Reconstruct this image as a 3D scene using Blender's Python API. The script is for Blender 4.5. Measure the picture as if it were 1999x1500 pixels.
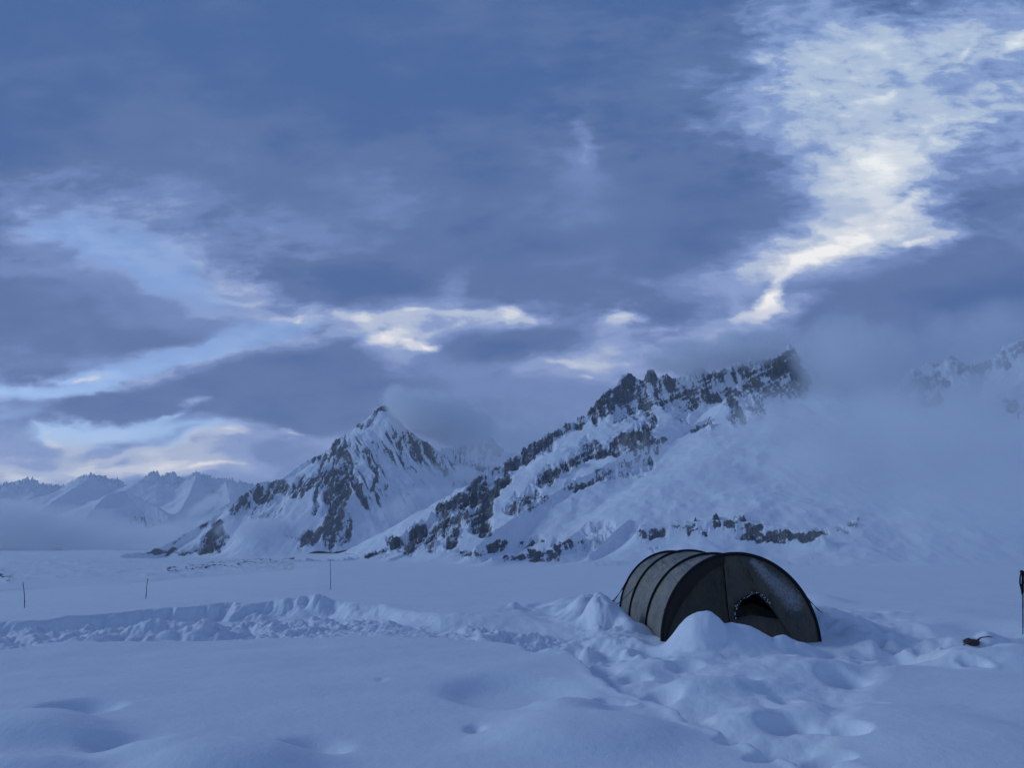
import bpy, math, random
import numpy as np
from mathutils import Vector

for o in list(bpy.data.objects):
    bpy.data.objects.remove(o)
SC = bpy.context.scene
COL = SC.collection
R = math.radians

# ------------------------------------------------------------------ camera
EYE = 1.5
F = 1444.0
PITCH = math.atan(305.0 / F)
cam_d = bpy.data.cameras.new('camera')
cam = bpy.data.objects.new('camera', cam_d)
COL.objects.link(cam)
cam.location = (0, 0, EYE)
cam.rotation_euler = (R(90) + PITCH, 0, 0)
cam_d.sensor_width = 36.0
cam_d.lens = 36.0 * F / 1999.0
cam_d.clip_start = 0.05
cam_d.clip_end = 60000
SC.camera = cam

# ------------------------------------------------------------------ render / exposure
SC.render.engine = 'CYCLES'
cy = SC.cycles
cy.use_denoising = True
try:
    cy.denoiser = 'OPENIMAGEDENOISE'
except Exception:
    pass
cy.use_adaptive_sampling = True
cy.adaptive_threshold = 0.02
cy.max_bounces = 10
cy.diffuse_bounces = 3
cy.glossy_bounces = 2
cy.transparent_max_bounces = 24
cy.volume_bounces = 8
cy.volume_step_rate = 0.6
cy.volume_max_steps = 256
SC.view_settings.view_transform = 'Standard'
SC.view_settings.look = 'None'
SC.view_settings.gamma = 1
SC.view_settings.exposure = 0.0
SC.view_settings.use_curve_mapping = False

# ------------------------------------------------------------------ sun (low and veiled, beyond the clear gap at the left)
SUN_EL, SUN_AZ = R(24), R(-74)          # azimuth clockwise from +Y
sd = bpy.data.lights.new('sun', 'SUN')
sd.energy = 1.02
sd.angle = R(15)
sd.color = (0.60, 0.78, 1.0)
sun = bpy.data.objects.new('sun', sd)
COL.objects.link(sun)
sdir = Vector((math.sin(SUN_AZ) * math.cos(SUN_EL), math.cos(SUN_AZ) * math.cos(SUN_EL), math.sin(SUN_EL)))
sun.rotation_euler = sdir.to_track_quat('Z', 'Y').to_euler()


# ------------------------------------------------------------------ node helpers
class NT:
    def __init__(self, tree):
        self.t = tree
        self.x = 0

    def n(self, typ, **kw):
        nd = self.t.nodes.new(typ)
        nd.location = (self.x, 0)
        self.x += 40
        for k, v in kw.items():
            setattr(nd, k, v)
        return nd

    def link(self, a, b):
        self.t.links.new(a, b)

    def put(self, sock, v):
        if hasattr(v, 'is_output'):
            self.link(v, sock)
        else:
            sock.default_value = v

    def math(self, op, a, b=None, c=None, clamp=False):
        nd = self.n('ShaderNodeMath', operation=op)
        nd.use_clamp = clamp
        self.put(nd.inputs[0], a)
        if b is not None:
            self.put(nd.inputs[1], b)
        if c is not None:
            self.put(nd.inputs[2], c)
        return nd.outputs[0]

    def vmath(self, op, a, b=None, scale=None):
        nd = self.n('ShaderNodeVectorMath', operation=op)
        self.put(nd.inputs[0], a)
        if b is not None:
            self.put(nd.inputs[1], b)
        if scale is not None:
            self.put(nd.inputs['Scale'], scale)
        return nd.outputs['Value'] if op in ('LENGTH', 'DOT_PRODUCT') else nd.outputs[0]

    def noise(self, vec, scale, detail=4, rough=0.5, lac=2.0, dist=0.0, color=False, typ=None):
        nd = self.n('ShaderNodeTexNoise')
        if typ:
            nd.noise_type = typ
        self.put(nd.inputs['Vector'], vec)
        nd.inputs['Scale'].default_value = scale
        nd.inputs['Detail'].default_value = detail
        nd.inputs['Roughness'].default_value = rough
        nd.inputs['Lacunarity'].default_value = lac
        nd.inputs['Distortion'].default_value = dist
        return nd.outputs['Color'] if color else nd.outputs[0]

    def mapr(self, v, a, b, c=0.0, d=1.0, smooth=True):
        nd = self.n('ShaderNodeMapRange')
        nd.interpolation_type = 'SMOOTHSTEP' if smooth else 'LINEAR'
        self.put(nd.inputs[0], v)
        for i, q in enumerate((a, b, c, d)):
            self.put(nd.inputs[1 + i], q)
        return nd.outputs[0]

    def mix(self, f, a, b):
        nd = self.n('ShaderNodeMix', data_type='RGBA')
        self.put(nd.inputs[0], f)
        self.put(nd.inputs[6], a)
        self.put(nd.inputs[7], b)
        return nd.outputs[2]


def lin(r, g, b):
    def f(c):
        c /= 255.0
        return c / 12.92 if c <= 0.04045 else ((c + 0.055) / 1.055) ** 2.4
    return (f(r), f(g), f(b), 1.0)


# pixel of the 1999x1500 photograph -> unit direction in the world
CP, SP = math.cos(PITCH), math.sin(PITCH)


def DIR(px, py):
    a = (px - 999.5) / F
    b = -(py - 750.0) / F
    return Vector((a, CP - b * SP, SP + b * CP))


def AT(px, py, dist):
    """point seen in that direction, dist metres away along the ground"""
    d = DIR(px, py)
    h = math.hypot(d.x, d.y)
    return Vector((d.x / h * dist, d.y / h * dist, EYE + d.z / h * dist))


def ONZ(px, py, z=0.0):
    d = DIR(px, py)
    t = (z - EYE) / d.z
    return Vector((d.x * t, d.y * t, z))


# ------------------------------------------------------------------ world: clear sky + cloud deck
W = bpy.data.worlds.new('World')
SC.world = W
W.use_nodes = True
W.node_tree.nodes.clear()
w = NT(W.node_tree)
tc = w.n('ShaderNodeTexCoord')
dirv = tc.outputs['Generated']
sep = w.n('ShaderNodeSeparateXYZ')
w.link(dirv, sep.inputs[0])
yc = w.math('MAXIMUM', sep.outputs[1], 0.12)
# tangent-plane coordinates round due north: u to the right, v up
cu = w.math('DIVIDE', sep.outputs[0], yc)
cv = w.math('DIVIDE', sep.outputs[2], yc)
comb = w.n('ShaderNodeCombineXYZ')
w.link(cu, comb.inputs[0])
w.link(cv, comb.inputs[1])
uv0 = comb.outputs[0]
# turbulent cloud edges: noise on a cloud layer overhead (flattens toward the horizon)
zc = w.math('ADD', w.math('MAXIMUM', sep.outputs[2], 0.0), 0.22)
comb2 = w.n('ShaderNodeCombineXYZ')
w.link(w.math('DIVIDE', sep.outputs[0], zc), comb2.inputs[0])
w.link(w.math('DIVIDE', sep.outputs[1], zc), comb2.inputs[1])
lay = comb2.outputs[0]
warp1 = w.vmath('SUBTRACT', w.noise(lay, 1.1, 2, 0.58, color=True), (0.5, 0.5, 0.5))
mpw = w.n('ShaderNodeMapping')
w.link(uv0, mpw.inputs[0])
mpw.inputs['Rotation'].default_value = (0, 0, R(-14))
mpw.inputs['Scale'].default_value = (1.0, 2.1, 1.0)
uvs = mpw.outputs[0]
warp2 = w.vmath('SUBTRACT', w.noise(uvs, 6.0, 5, 0.6, color=True), (0.5, 0.5, 0.5))
wsc = w.n('ShaderNodeVectorMath', operation='MULTIPLY')
w.link(warp1, wsc.inputs[0])
wsc.inputs[1].default_value = (0.10, 0.055, 0)
wsc2 = w.n('ShaderNodeVectorMath', operation='MULTIPLY')
w.link(warp2, wsc2.inputs[0])
wsc2.inputs[1].default_value = (0.12, 0.06, 0)
uvw = w.vmath('ADD', w.vmath('ADD', uv0, wsc.outputs[0]), wsc2.outputs[0])


def UV(px, py):
    d = DIR(px, py)
    return d.x / d.y, d.z / d.y


# fields of cloud turbulence shared by every patch
nA = w.math('SUBTRACT', w.noise(uvs, 7.0, 7, 0.62), 0.5)
nB = w.math('SUBTRACT', w.noise(lay, 2.0, 3, 0.55), 0.5)
nC = w.math('SUBTRACT', w.noise(w.vmath('ADD', uvs, wsc2.outputs[0]), 28.0, 8, 0.66), 0.5)
nAB = w.math('ADD', w.math('MULTIPLY', nA, 0.64), w.math('ADD', w.math('MULTIPLY', nB, 0.25), w.math('MULTIPLY', nC, 0.30)))


def patch(acc, px, py, rx, ry, ang, val, alpha, soft):
    """cloud patch laid over those before it: centre, half axes (photo px), tilt, brightness, cover, softness of edge"""
    u, v = UV(px, py)
    m = w.n('ShaderNodeMapping')
    m.vector_type = 'TEXTURE'
    w.link(uvw, m.inputs[0])
    m.inputs['Location'].default_value = (u, v, 0)
    m.inputs['Rotation'].default_value = (0, 0, R(ang))
    k = 1.52 / F
    m.inputs['Scale'].default_value = (rx * k, ry * k, 1)
    g = w.n('ShaderNodeTexGradient', gradient_type='SPHERICAL')
    w.link(m.outputs[0], g.inputs[0])
    e = w.math('ADD', g.outputs['Fac'], nAB)
    f = w.mapr(e, 0.20, 0.24 + soft * 1.1, 0.0, alpha)
    # no trace outside the ellipse, whatever the turbulence
    f = w.math('MULTIPLY', f, w.mapr(g.outputs['Fac'], 0.0, 0.2, smooth=False))
    if acc is None:
        return w.math('MULTIPLY', f, val)
    nd = w.n('ShaderNodeMix', data_type='FLOAT')
    w.link(f, nd.inputs[0])
    w.link(acc, nd.inputs[2])
    nd.inputs[3].default_value = val
    return nd.outputs[0]


SKY = [
    # faint glows and folds in the closed deck
    (700, 400, 760, 230, -4, 0.17, 0.9, 0.9), (1200, 470, 520, 220, 0, 0.16, 0.9, 0.9), (1330, 130, 340, 280, 0, 0.17, 0.9, 0.9), (150, 380, 300, 60, -4, 0.16, 0.7, 0.9),
    (480, 420, 240, 60, -18, 0.23, 0.7, 0.9), (700, 480, 200, 46, -4, 0.22, 0.7, 0.9), (960, 400, 300, 70, 10, 0.20, 0.7, 0.9), (1250, 380, 160, 60, 10, 0.10, 0.7, 0.8),
    (560, 545, 330, 50, -6, 0.02, 1, 0.5), (1060, 480, 560, 44, 14, 0.05, 0.8, 0.7), (800, 560, 380, 30, 4, 0.05, 0.8, 0.7), (1250, 600, 260, 34, 4, 0.10, 0.8, 0.7), (320, 330, 500, 60, -8, 0.06, 0.7, 0.9),
    (1140, 310, 110, 150, 0, 0.30, 0.9, 0.95), (1160, 290, 36, 110, 6, 0.46, 0.9, 0.9), (1185, 350, 60, 60, -30, 0.30, 0.7, 0.9), (785, 400, 80, 70, 0, 0.27, 0.8, 0.9),
    (1320, 545, 120, 40, 0, 0.32, 0.8, 0.8), (890, 555, 46, 80, -25, 0.30, 0.8, 0.8), (600, 485, 60, 40, 0, 0.28, 0.8, 0.8), (1440, 530, 70, 60, 40, 0.30, 0.7, 0.8),
    # the opening, upper right
    (1600, 190, 300, 330, 20, 0.42, 1, 1.1), (1950, 110, 620, 420, 15, 0.70, 1, 1.0), (1700, 200, 340, 300, 35, 0.68, 1, 0.9), (1590, 50, 170, 120, 0, 0.46, 0.8, 0.8),
    (1640, 110, 260, 70, 20, 0.66, 0.6, 0.9), (1630, 260, 190, 50, 8, 0.52, 0.7, 0.8), (1830, 190, 200, 50, 22, 0.48, 0.7, 0.9), (1870, 60, 200, 50, 15, 0.52, 0.6, 0.9),
    (1640, 330, 220, 60, 20, 0.70, 0.8, 0.9), (1730, 340, 250, 70, 34, 0.70, 0.9, 0.8), (1690, 370, 190, 80, 38, 0.86, 0.9, 0.8),
    (1370, 238, 80, 30, -5, 0.44, 0.9, 0.8), (1450, 220, 90, 60, 10, 0.42, 0.8, 0.9), (1480, 250, 60, 40, 0, 0.5, 0.7, 0.9),
    (1370, 405, 370, 140, -12, 0.10, 1, 0.7), (2050, 440, 240, 180, 45, 0.17, 1, 0.8),
    (1600, 495, 340, 100, 22, 0.56, 1, 0.8), (1640, 465, 230, 60, 22, 0.80, 1, 0.8), (1900, 605, 620, 115, 2, 0.09, 1, 0.6), (1640, 580, 180, 46, 18, 0.09, 1, 0.5),
    (1605, 488, 120, 30, 24, 1.0, 1, 0.6), (1765, 474, 150, 16, 4, 0.62, 0.8, 0.9), (1765, 474, 36, 10, 15, 0.95, 0.9, 0.9), (1765, 392, 90, 16, 25, 0.86, 0.8, 0.8),
    (1535, 545, 100, 18, 42, 0.90, 0.9, 0.9), (1400, 640, 260, 34, 15, 0.50, 1, 0.8), (1484, 592, 46, 26, 40, 1.0, 1, 0.6), (1450, 612, 60, 12, 15, 0.76, 1, 0.7),
    (1890, 105, 60, 12, 42, 0.78, 0.8, 0.8), (1740, 187, 60, 7, 14, 0.80, 0.8, 0.7), (1990, 80, 60, 20, 60, 0.86, 0.8, 0.7), (1650, 235, 26, 7, 0, 0.74, 0.7, 0.7),
    # lavender break above the saddle
    (1120, 700, 440, 110, 10, 0.48, 1, 0.8), (1280, 660, 300, 50, 12, 0.52, 0.9, 0.8), (1080, 800, 480, 120, 0, 0.27, 0.9, 0.8), (1130, 690, 220, 26, 6, 0.54, 0.8, 0.8),
    (1195, 628, 56, 22, 14, 1.0, 1, 0.7), (1170, 640, 90, 22, 14, 0.60, 0.8, 0.8), (1110, 700, 70, 10, 2, 0.64, 0.9, 0.7), (1153, 728, 20, 8, 0, 0.66, 0.8, 0.9), (1270, 640, 70, 12, 8, 0.64, 0.8, 0.8),
    # silver line, centre
    (770, 650, 370, 80, 3, 0.58, 1, 0.8), (860, 625, 220, 14, 3, 0.60, 0.9, 0.7), (790, 680, 130, 40, 0, 0.60, 0.9, 0.7),
    (985, 616, 46, 22, 0, 0.86, 0.9, 0.8), (1015, 630, 60, 14, 10, 0.7, 0.9, 0.7), (695, 628, 40, 16, 0, 0.90, 0.9, 0.8), (805, 617, 40, 8, 0, 0.8, 0.8, 0.7), (650, 622, 40, 16, 0, 0.62, 0.8, 0.7),
    (1000, 672, 220, 42, 10, 0.06, 1, 0.5), (738, 676, 60, 14, 12, 1.0, 1, 0.6), (690, 684, 70, 7, 18, 0.78, 0.9, 0.6), (780, 682, 30, 12, -20, 0.95, 1, 0.6), (818, 694, 40, 12, -10, 0.86, 1, 0.7),
    # pale blue bay, left
    (200, 480, 470, 150, -12, 0.52, 1, 0.9), (380, 590, 290, 110, -28, 0.55, 1, 0.7), (160, 470, 200, 40, -8, 0.50, 0.8, 0.8), (40, 535, 160, 24, 0, 0.54, 0.8, 0.7),
    (440, 596, 170, 26, -24, 0.60, 0.9, 0.7), (330, 560, 120, 50, -25, 0.58, 0.8, 0.8), (330, 620, 120, 40, -10, 0.54, 0.8, 0.8), (470, 650, 260, 44, 8, 0.52, 1, 0.6), (90, 500, 120, 16, -6, 0.28, 0.8, 0.7),
    (220, 722, 290, 50, 12, 0.54, 1, 0.6), (90, 775, 240, 44, 6, 0.50, 1, 0.6),
    (110, 608, 350, 100, -4, 0.15, 1, 0.45), (290, 655, 220, 26, 9, 0.14, 1, 0.45), (40, 705, 260, 56, -2, 0.20, 1, 0.6), (460, 606, 100, 16, -8, 0.30, 0.8, 0.7),
    (560, 627, 100, 14, -8, 0.78, 0.9, 0.9), (190, 732, 100, 13, 8, 0.85, 0.9, 0.9), (150, 742, 60, 9, 8, 0.9, 0.8, 0.6),
    # horizon, left: open sky and cream cumulus
    (190, 855, 560, 140, 0, 0.66, 1, 0.6), (110, 903, 330, 32, 0, 0.84, 1, 0.8), (370, 903, 260, 26, 0, 0.84, 1, 0.8), (185, 893, 40, 20, 30, 0.92, 1, 0.7), (60, 912, 60, 10, 0, 0.88, 0.9, 0.7),
    (20, 858, 150, 44, -16, 0.36, 1, 0.5), (85, 836, 50, 10, -32, 0.84, 0.9, 0.7), (20, 882, 120, 12, 0, 0.6, 0.8, 0.7),
    (430, 840, 150, 30, 8, 0.62, 1, 0.6), (400, 835, 60, 14, 20, 0.90, 1, 0.7), (445, 842, 50, 10, 8, 0.94, 1, 0.7), (290, 848, 160, 16, 9, 0.32, 1, 0.5), (370, 868, 150, 12, 0, 0.66, 0.9, 0.7),
    (340, 815, 120, 24, 16, 0.42, 0.9, 0.6), (600, 880, 230, 80, 0, 0.30, 0.9, 0.6), (350, 900, 50, 10, 10, 0.9, 0.9, 0.7), (430, 908, 50, 8, 0, 0.95, 0.8, 0.7), (250, 885, 80, 10, 8, 0.55, 0.8, 0.7),
    # dark tongue across it
    (330, 772, 330, 40, 10, 0.10, 1, 0.35), (530, 724, 230, 46, 9, 0.10, 1, 0.4), (640, 690, 60, 24, 10, 0.12, 0.9, 0.5), (600, 765, 330, 36, 0, 0.13, 1, 0.5), (640, 800, 340, 32, 0, 0.08, 1, 0.45), (900, 775, 360, 44, 0, 0.17, 0.9, 0.7),
    (395, 768, 44, 12, 14, 0.66, 0.8, 0.9), (340, 805, 50, 12, 30, 0.55, 0.8, 0.8), (572, 829, 34, 6, 4, 0.66, 0.9, 0.8), (690, 850, 90, 10, 42, 0.46, 0.8, 0.8),
    (20, 800, 110, 26, 0, 0.25, 0.9, 0.6), (250, 948, 560, 20, 0, 0.20, 1, 0.7),
]
def blob(acc, px, py, rx, ry, ang, amp, sharp=0.0):
    u, v = UV(px, py)
    m = w.n('ShaderNodeMapping')
    m.vector_type = 'TEXTURE'
    w.link(uvw, m.inputs[0])
    m.inputs['Location'].default_value = (u, v, 0)
    m.inputs['Rotation'].default_value = (0, 0, R(ang))
    k = 1.20 / F
    m.inputs['Scale'].default_value = (rx * k, ry * k, 1)
    g = w.n('ShaderNodeTexGradient', gradient_type='SPHERICAL')
    w.link(m.outputs[0], g.inputs[0])
    s = w.mapr(g.outputs['Fac'], 0.0, 1.0 - sharp, 0.0, amp)
    return s if acc is None else w.math('ADD', acc, s)


front = w.mapr(sep.outputs[1], 0.15, 0.45)
low_deck = w.mapr(cv, 0.05, 0.8, 0.17, 0.03)
tint = w.mix(w.mapr(cv, 0.15, 0.75), (1.06, 1.0, 0.985, 1), (0.95, 1.0, 1.0, 1))
sky = w.n('ShaderNodeTexSky')
sky.sky_type = 'NISHITA'
sky.sun_disc = False
sky.sun_elevation = SUN_EL
sky.sun_rotation = SUN_AZ
sky.air_density = 1.0
sky.dust_density = 0.2
sky.ozone_density = 5.0
SKY_S = 0.08
skys = w.vmath('MULTIPLY', w.vmath('SCALE', sky.outputs[0], scale=SKY_S), (1.62, 1.48, 1.60))
CLEAR = [(480, 655, 190, 36, 8, 1.3, 0.3), (215, 715, 260, 36, 10, 1.2, 0.3), (110, 760, 200, 45, 0, 1.0, 0.3),
         (230, 820, 330, 50, 0, 1.1, 0.3), (200, 470, 300, 90, -10, 0.85, 0.2), (680, 678, 70, 14, 12, 0.8, 0.2),
         (350, 560, 200, 60, -25, 0.8, 0.2)]


def sky_part(patches, clear):
    """one part of the sky ahead: cloud brightness patch over patch, then colour, then the clear gaps"""
    acc = low_deck
    for b in patches:
        acc = patch(acc, *b)
    tex = w.math('ADD', w.math('MULTIPLY', nA, w.mapr(acc, 0.05, 0.5, 0.22, 0.60)), w.math('ADD', w.math('MULTIPLY', nB, w.mapr(acc, 0.05, 0.5, 0.48, 0.40)),
                 w.math('MULTIPLY', nC, w.mapr(acc, 0.10, 0.6, 0.02, 0.24))))
    bright = w.math('ADD', acc, tex)
    ramp = w.n('ShaderNodeValToRGB')
    cr = ramp.color_ramp
    cr.interpolation = 'EASE'
    cr.elements[0].position = 0.0
    cr.elements[0].color = lin(75, 103, 156)
    cr.elements[1].position = 1.0
    cr.elements[1].color = lin(246, 247, 247)
    for p, c in ((0.12, (91, 115, 163)), (0.26, (110, 134, 184)), (0.42, (136, 158, 205)), (0.60, (178, 193, 219)), (0.80, (212, 219, 231))):
        e = cr.elements.new(p)
        e.color = lin(*c)
    w.link(bright, ramp.inputs[0])
    cloud = w.n('ShaderNodeMix', data_type='RGBA', blend_type='MULTIPLY')
    cloud.inputs[0].default_value = 1.0
    w.link(ramp.outputs[0], cloud.inputs[6])
    w.link(tint, cloud.inputs[7])
    col = cloud.outputs[2]
    if clear:
        clr = None
        for b in clear:
            clr = blob(clr, *b)
        clr = w.math('MULTIPLY', w.mapr(w.math('ADD', clr, w.math('MULTIPLY', nA, 0.9)), 0.25, 1.0), front)
        clr = w.math('MULTIPLY', clr, w.mapr(bright, 0.18, 0.52))
        clr = w.math('MULTIPLY', clr, w.mapr(bright, 0.80, 0.62))
        col = w.mix(w.math('MULTIPLY', clr, 0.72), col, skys)
    bgn = w.n('ShaderNodeBackground')
    w.link(w.vmath('SCALE', col, scale=10.0), bgn.inputs[0])
    bgn.inputs[1].default_value = 0.10
    return bgn.outputs[0]


def reach(b):
    return 1.55 * max(b[2] * abs(math.cos(R(b[4]))), b[3] * abs(math.sin(R(b[4])))) + 60


UL, UR = UV(1000, 600)[0], UV(1080, 600)[0]
part_l = sky_part([b for b in SKY if b[0] - reach(b) < 1090], CLEAR)
part_r = sky_part([b for b in SKY if b[0] + reach(b) > 990], None)
split = w.n('ShaderNodeMixShader')
w.link(w.mapr(cu, UL, UR), split.inputs[0])
w.link(part_l, split.inputs[1])
w.link(part_r, split.inputs[2])
# closed deck round the sides and behind, unseen; low glow and dark zenith shaped to light slopes
deck = w.n('ShaderNodeBackground')
dcol = w.mix(w.mapr(sep.outputs[2], 0.0, 0.75), lin(134, 166, 220), lin(58, 84, 138))
w.link(w.vmath('SCALE', dcol, scale=10.0), deck.inputs[0])
deck.inputs[1].default_value = 0.10
mixw = w.n('ShaderNodeMixShader')
ahead = w.math('MULTIPLY', w.mapr(sep.outputs[1], 0.25, 0.45), w.mapr(sep.outputs[2], -0.05, -0.01))
w.link(ahead, mixw.inputs[0])
w.link(deck.outputs[0], mixw.inputs[1])
w.link(split.outputs[0], mixw.inputs[2])
wo = w.n('ShaderNodeOutputWorld')
w.link(mixw.outputs[0], wo.inputs[0])
W.cycles.sampling_method = 'MANUAL'
W.cycles.sample_map_resolution = 512
#SKYEND

# ------------------------------------------------------------------ numpy noise
def _hash(ix, iy, seed):
    h = (ix.astype(np.uint32) * np.uint32(374761393) + iy.astype(np.uint32) * np.uint32(668265263)
         + np.uint32((seed * 2246822519) & 0xffffffff))
    h = (h ^ (h >> np.uint32(13))) * np.uint32(1274126177)
    h = h ^ (h >> np.uint32(16))
    return h


GX = np.cos(np.arange(256) * 2 * np.pi / 256).astype(np.float32)
GY = np.sin(np.arange(256) * 2 * np.pi / 256).astype(np.float32)


def perlin(x, y, seed=0):
    x0 = np.floor(x)
    y0 = np.floor(y)
    fx = (x - x0).astype(np.float32)
    fy = (y - y0).astype(np.float32)
    ix = x0.astype(np.int64)
    iy = y0.astype(np.int64)
    sx = fx * fx * fx * (fx * (fx * 6 - 15) + 10)
    sy = fy * fy * fy * (fy * (fy * 6 - 15) + 10)

    def g(dx, dy):
        k = _hash(ix + dx, iy + dy, seed) & np.uint32(255)
        return GX[k] * (fx - dx) + GY[k] * (fy - dy)
    a = g(0, 0)
    a += (g(1, 0) - a) * sx
    b = g(0, 1)
    b += (g(1, 1) - b) * sx
    return (a + (b - a) * sy) * 1.5


def fbm(x, y, octs=5, seed=0, gain=0.5):
    s = np.zeros_like(x, dtype=np.float32)
    a, f, t = 1.0, 1.0, 0.0
    for o in range(octs):
        s += a * perlin(x * f + 17.3 * o, y * f - 9.1 * o, seed + o)
        t += a
        a *= gain
        f *= 2.03
    return s / t


def ridged(x, y, octs=5, seed=0, gain=0.55):
    s = np.zeros_like(x, dtype=np.float32)
    a, f, t = 1.0, 1.0, 0.0
    prev = 1.0
    for o in range(octs):
        v = 1.0 - np.abs(perlin(x * f + 31.7 * o, y * f + 5.9 * o, seed + o)) * 1.6
        v = np.clip(v, 0, 1) ** 2
        s += a * v * prev
        prev = np.clip(v * 1.4, 0, 1)
        t += a
        a *= gain
        f *= 2.07
    return s / t


def billow(x, y, octs=4, seed=0, gain=0.5):
    s = np.zeros_like(x, dtype=np.float32)
    a, f, t = 1.0, 1.0, 0.0
    for o in range(octs):
        s += a * np.abs(perlin(x * f + 3.7 * o, y * f + 11.9 * o, seed + o))
        t += a
        a *= gain
        f *= 2.1
    return s / t


def sst(x, a, b):
    t = np.clip((x - a) / (b - a), 0, 1)
    return t * t * (3 - 2 * t)


def to_px(X, Y, Z):
    """photograph pixel in which a world point lies (used to place rock outcrops by bearing and height)"""
    z = Z - EYE
    f = Y * CP + z * SP
    u = -Y * SP + z * CP
    f = np.maximum(f, 0.1)
    return 999.5 + F * X / f, 750 - F * u / f


def grid_object(name, X, Y, Z, mat, wrap=False, attrs=None):
    nr, nc = X.shape
    me = bpy.data.meshes.new(name)
    co = np.stack([X, Y, Z], -1).reshape(-1, 3).astype(np.float32)
    idx = np.arange(nr * nc).reshape(nr, nc)
    if wrap:
        idx = np.concatenate([idx, idx[:, :1]], 1)
    a = idx[:-1, :-1].ravel()
    b = idx[:-1, 1:].ravel()
    c = idx[1:, 1:].ravel()
    d = idx[1:, :-1].ravel()
    # columns run clockwise (east), rows outward: this order faces up
    q = np.stack([a, d, c, b], -1).astype(np.int32)
    n = len(q)
    me.vertices.add(len(co))
    me.vertices.foreach_set('co', co.ravel())
    me.loops.add(n * 4)
    me.loops.foreach_set('vertex_index', q.ravel())
    me.polygons.add(n)
    me.polygons.foreach_set('loop_start', np.arange(n, dtype=np.int32) * 4)
    me.polygons.foreach_set('loop_total', np.full(n, 4, np.int32))
    me.polygons.foreach_set('use_smooth', np.ones(n, bool))
    me.update(calc_edges=True)
    for k, v in (attrs or {}).items():
        at = me.attributes.new(k, 'FLOAT', 'POINT')
        at.data.foreach_set('value', v.ravel().astype(np.float32))
    me.materials.append(mat)
    o = bpy.data.objects.new(name, me)
    COL.objects.link(o)
    return o


def tag(o, label=None, cat=None, group=None, kind=None):
    if label:
        o['label'] = label
    if cat:
        o['category'] = cat
    if group:
        o['group'] = group
    if kind:
        o['kind'] = kind
    return o


# ------------------------------------------------------------------ materials
def new_mat(name):
    m = bpy.data.materials.new(name)
    m.use_nodes = True
    m.node_tree.nodes.clear()
    t = NT(m.node_tree)
    out = t.n('ShaderNodeOutputMaterial')
    p = t.n('ShaderNodeBsdfPrincipled')
    t.link(p.outputs[0], out.inputs[0])
    return m, t, p, out


SNOW = (0.80, 0.83, 0.87, 1)


def snow_material():
    m, t, p, out = new_mat('snow')
    g = t.n('ShaderNodeNewGeometry')
    pos = g.outputs['Position']
    v = t.noise(pos, 0.6, 3, 0.5)
    p.inputs['Roughness'].default_value = 0.75
    p.inputs['Specular IOR Level'].default_value = 0.25
    at = t.n('ShaderNodeAttribute', attribute_name='debris')
    sn = t.mix(v, (0.83, 0.87, 0.90, 1), (0.88, 0.90, 0.92, 1))
    t.link(t.mix(t.mapr(at.outputs['Fac'], 0.42, 0.6), sn, (0.07, 0.07, 0.075, 1)), p.inputs['Base Color'])
    h1 = t.noise(pos, 9.0, 4, 0.6)
    h2 = t.noise(pos, 70.0, 2, 0.6)
    hh = t.math('ADD', t.math('MULTIPLY', h1, 0.022), t.math('MULTIPLY', h2, 0.0040))
    b = t.n('ShaderNodeBump')
    b.inputs['Strength'].default_value = 0.5
    b.inputs['Distance'].default_value = 1.0
    t.link(hh, b.inputs['Height'])
    t.link(b.outputs[0], p.inputs['Normal'])
    return m


def mountain_material(name, scale, bump, rock_a=(0.028, 0.030, 0.034, 1), rock_b=(0.110, 0.112, 0.12, 1)):
    m, t, p, out = new_mat(name)
    g = t.n('ShaderNodeNewGeometry')
    pos = g.outputs['Position']
    at = t.n('ShaderNodeAttribute', attribute_name='rock')
    # fine dusting of snow on ledges breaks the outcrops up
    mp = t.n('ShaderNodeMapping')
    t.link(pos, mp.inputs[0])
    mp.inputs['Scale'].default_value = (1.0, 1.0, 0.42)
    n_f = t.noise(mp.outputs[0], 1.0 / scale, 7, 0.68, dist=0.4)
    n_c = t.noise(pos, 0.22 / scale, 4, 0.6)
    r = t.math('ADD', at.outputs['Fac'], t.math('MULTIPLY', t.math('SUBTRACT', n_f, 0.5), 1.15))
    r = t.mapr(r, 0.38, 0.62)
    # fine rime on every face of rock
    n_d = t.noise(mp.outputs[0], 3.2 / scale, 4, 0.7)
    r = t.math('MULTIPLY', r, t.mapr(n_d, 0.36, 0.62, 1.0, 0.80))
    rock = t.mix(t.mapr(n_c, 0.35, 0.65), rock_a, rock_b)
    p.inputs['Roughness'].default_value = 0.9
    p.inputs['Specular IOR Level'].default_value = 0.15
    t.link(t.mix(r, (0.88, 0.90, 0.92, 1), rock), p.inputs['Base Color'])
    b = t.n('ShaderNodeBump')
    b.inputs['Strength'].default_value = 0.8
    b.inputs['Distance'].default_value = bump
    bn = t.math('MULTIPLY', n_f, t.math('ADD', t.math('MULTIPLY', at.outputs['Fac'], 1.2), 0.15))
    t.link(bn, b.inputs['Height'])
    t.link(b.outputs[0], p.inputs['Normal'])
    return m


MAT_SNOW = snow_material()

# ------------------------------------------------------------------ ground sheet
def polyline_y(px, pts):
    xs = [p[0] for p in pts]
    ys = [p[1] for p in pts]
    return np.interp(px, xs, ys)


def crest_dep(az):
    """depression angle (tan) of the edge of the near snowfield, by bearing"""
    px = 999.5 + F * np.tan(np.clip(az, R(-60), R(60))) * CP
    y = polyline_y(px, [(-900, 1170), (0, 1142), (300, 1130), (560, 1112), (640, 1107), (1000, 1106), (1500, 1100), (1999, 1096)])
    return (y - 1055.0) / F


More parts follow.
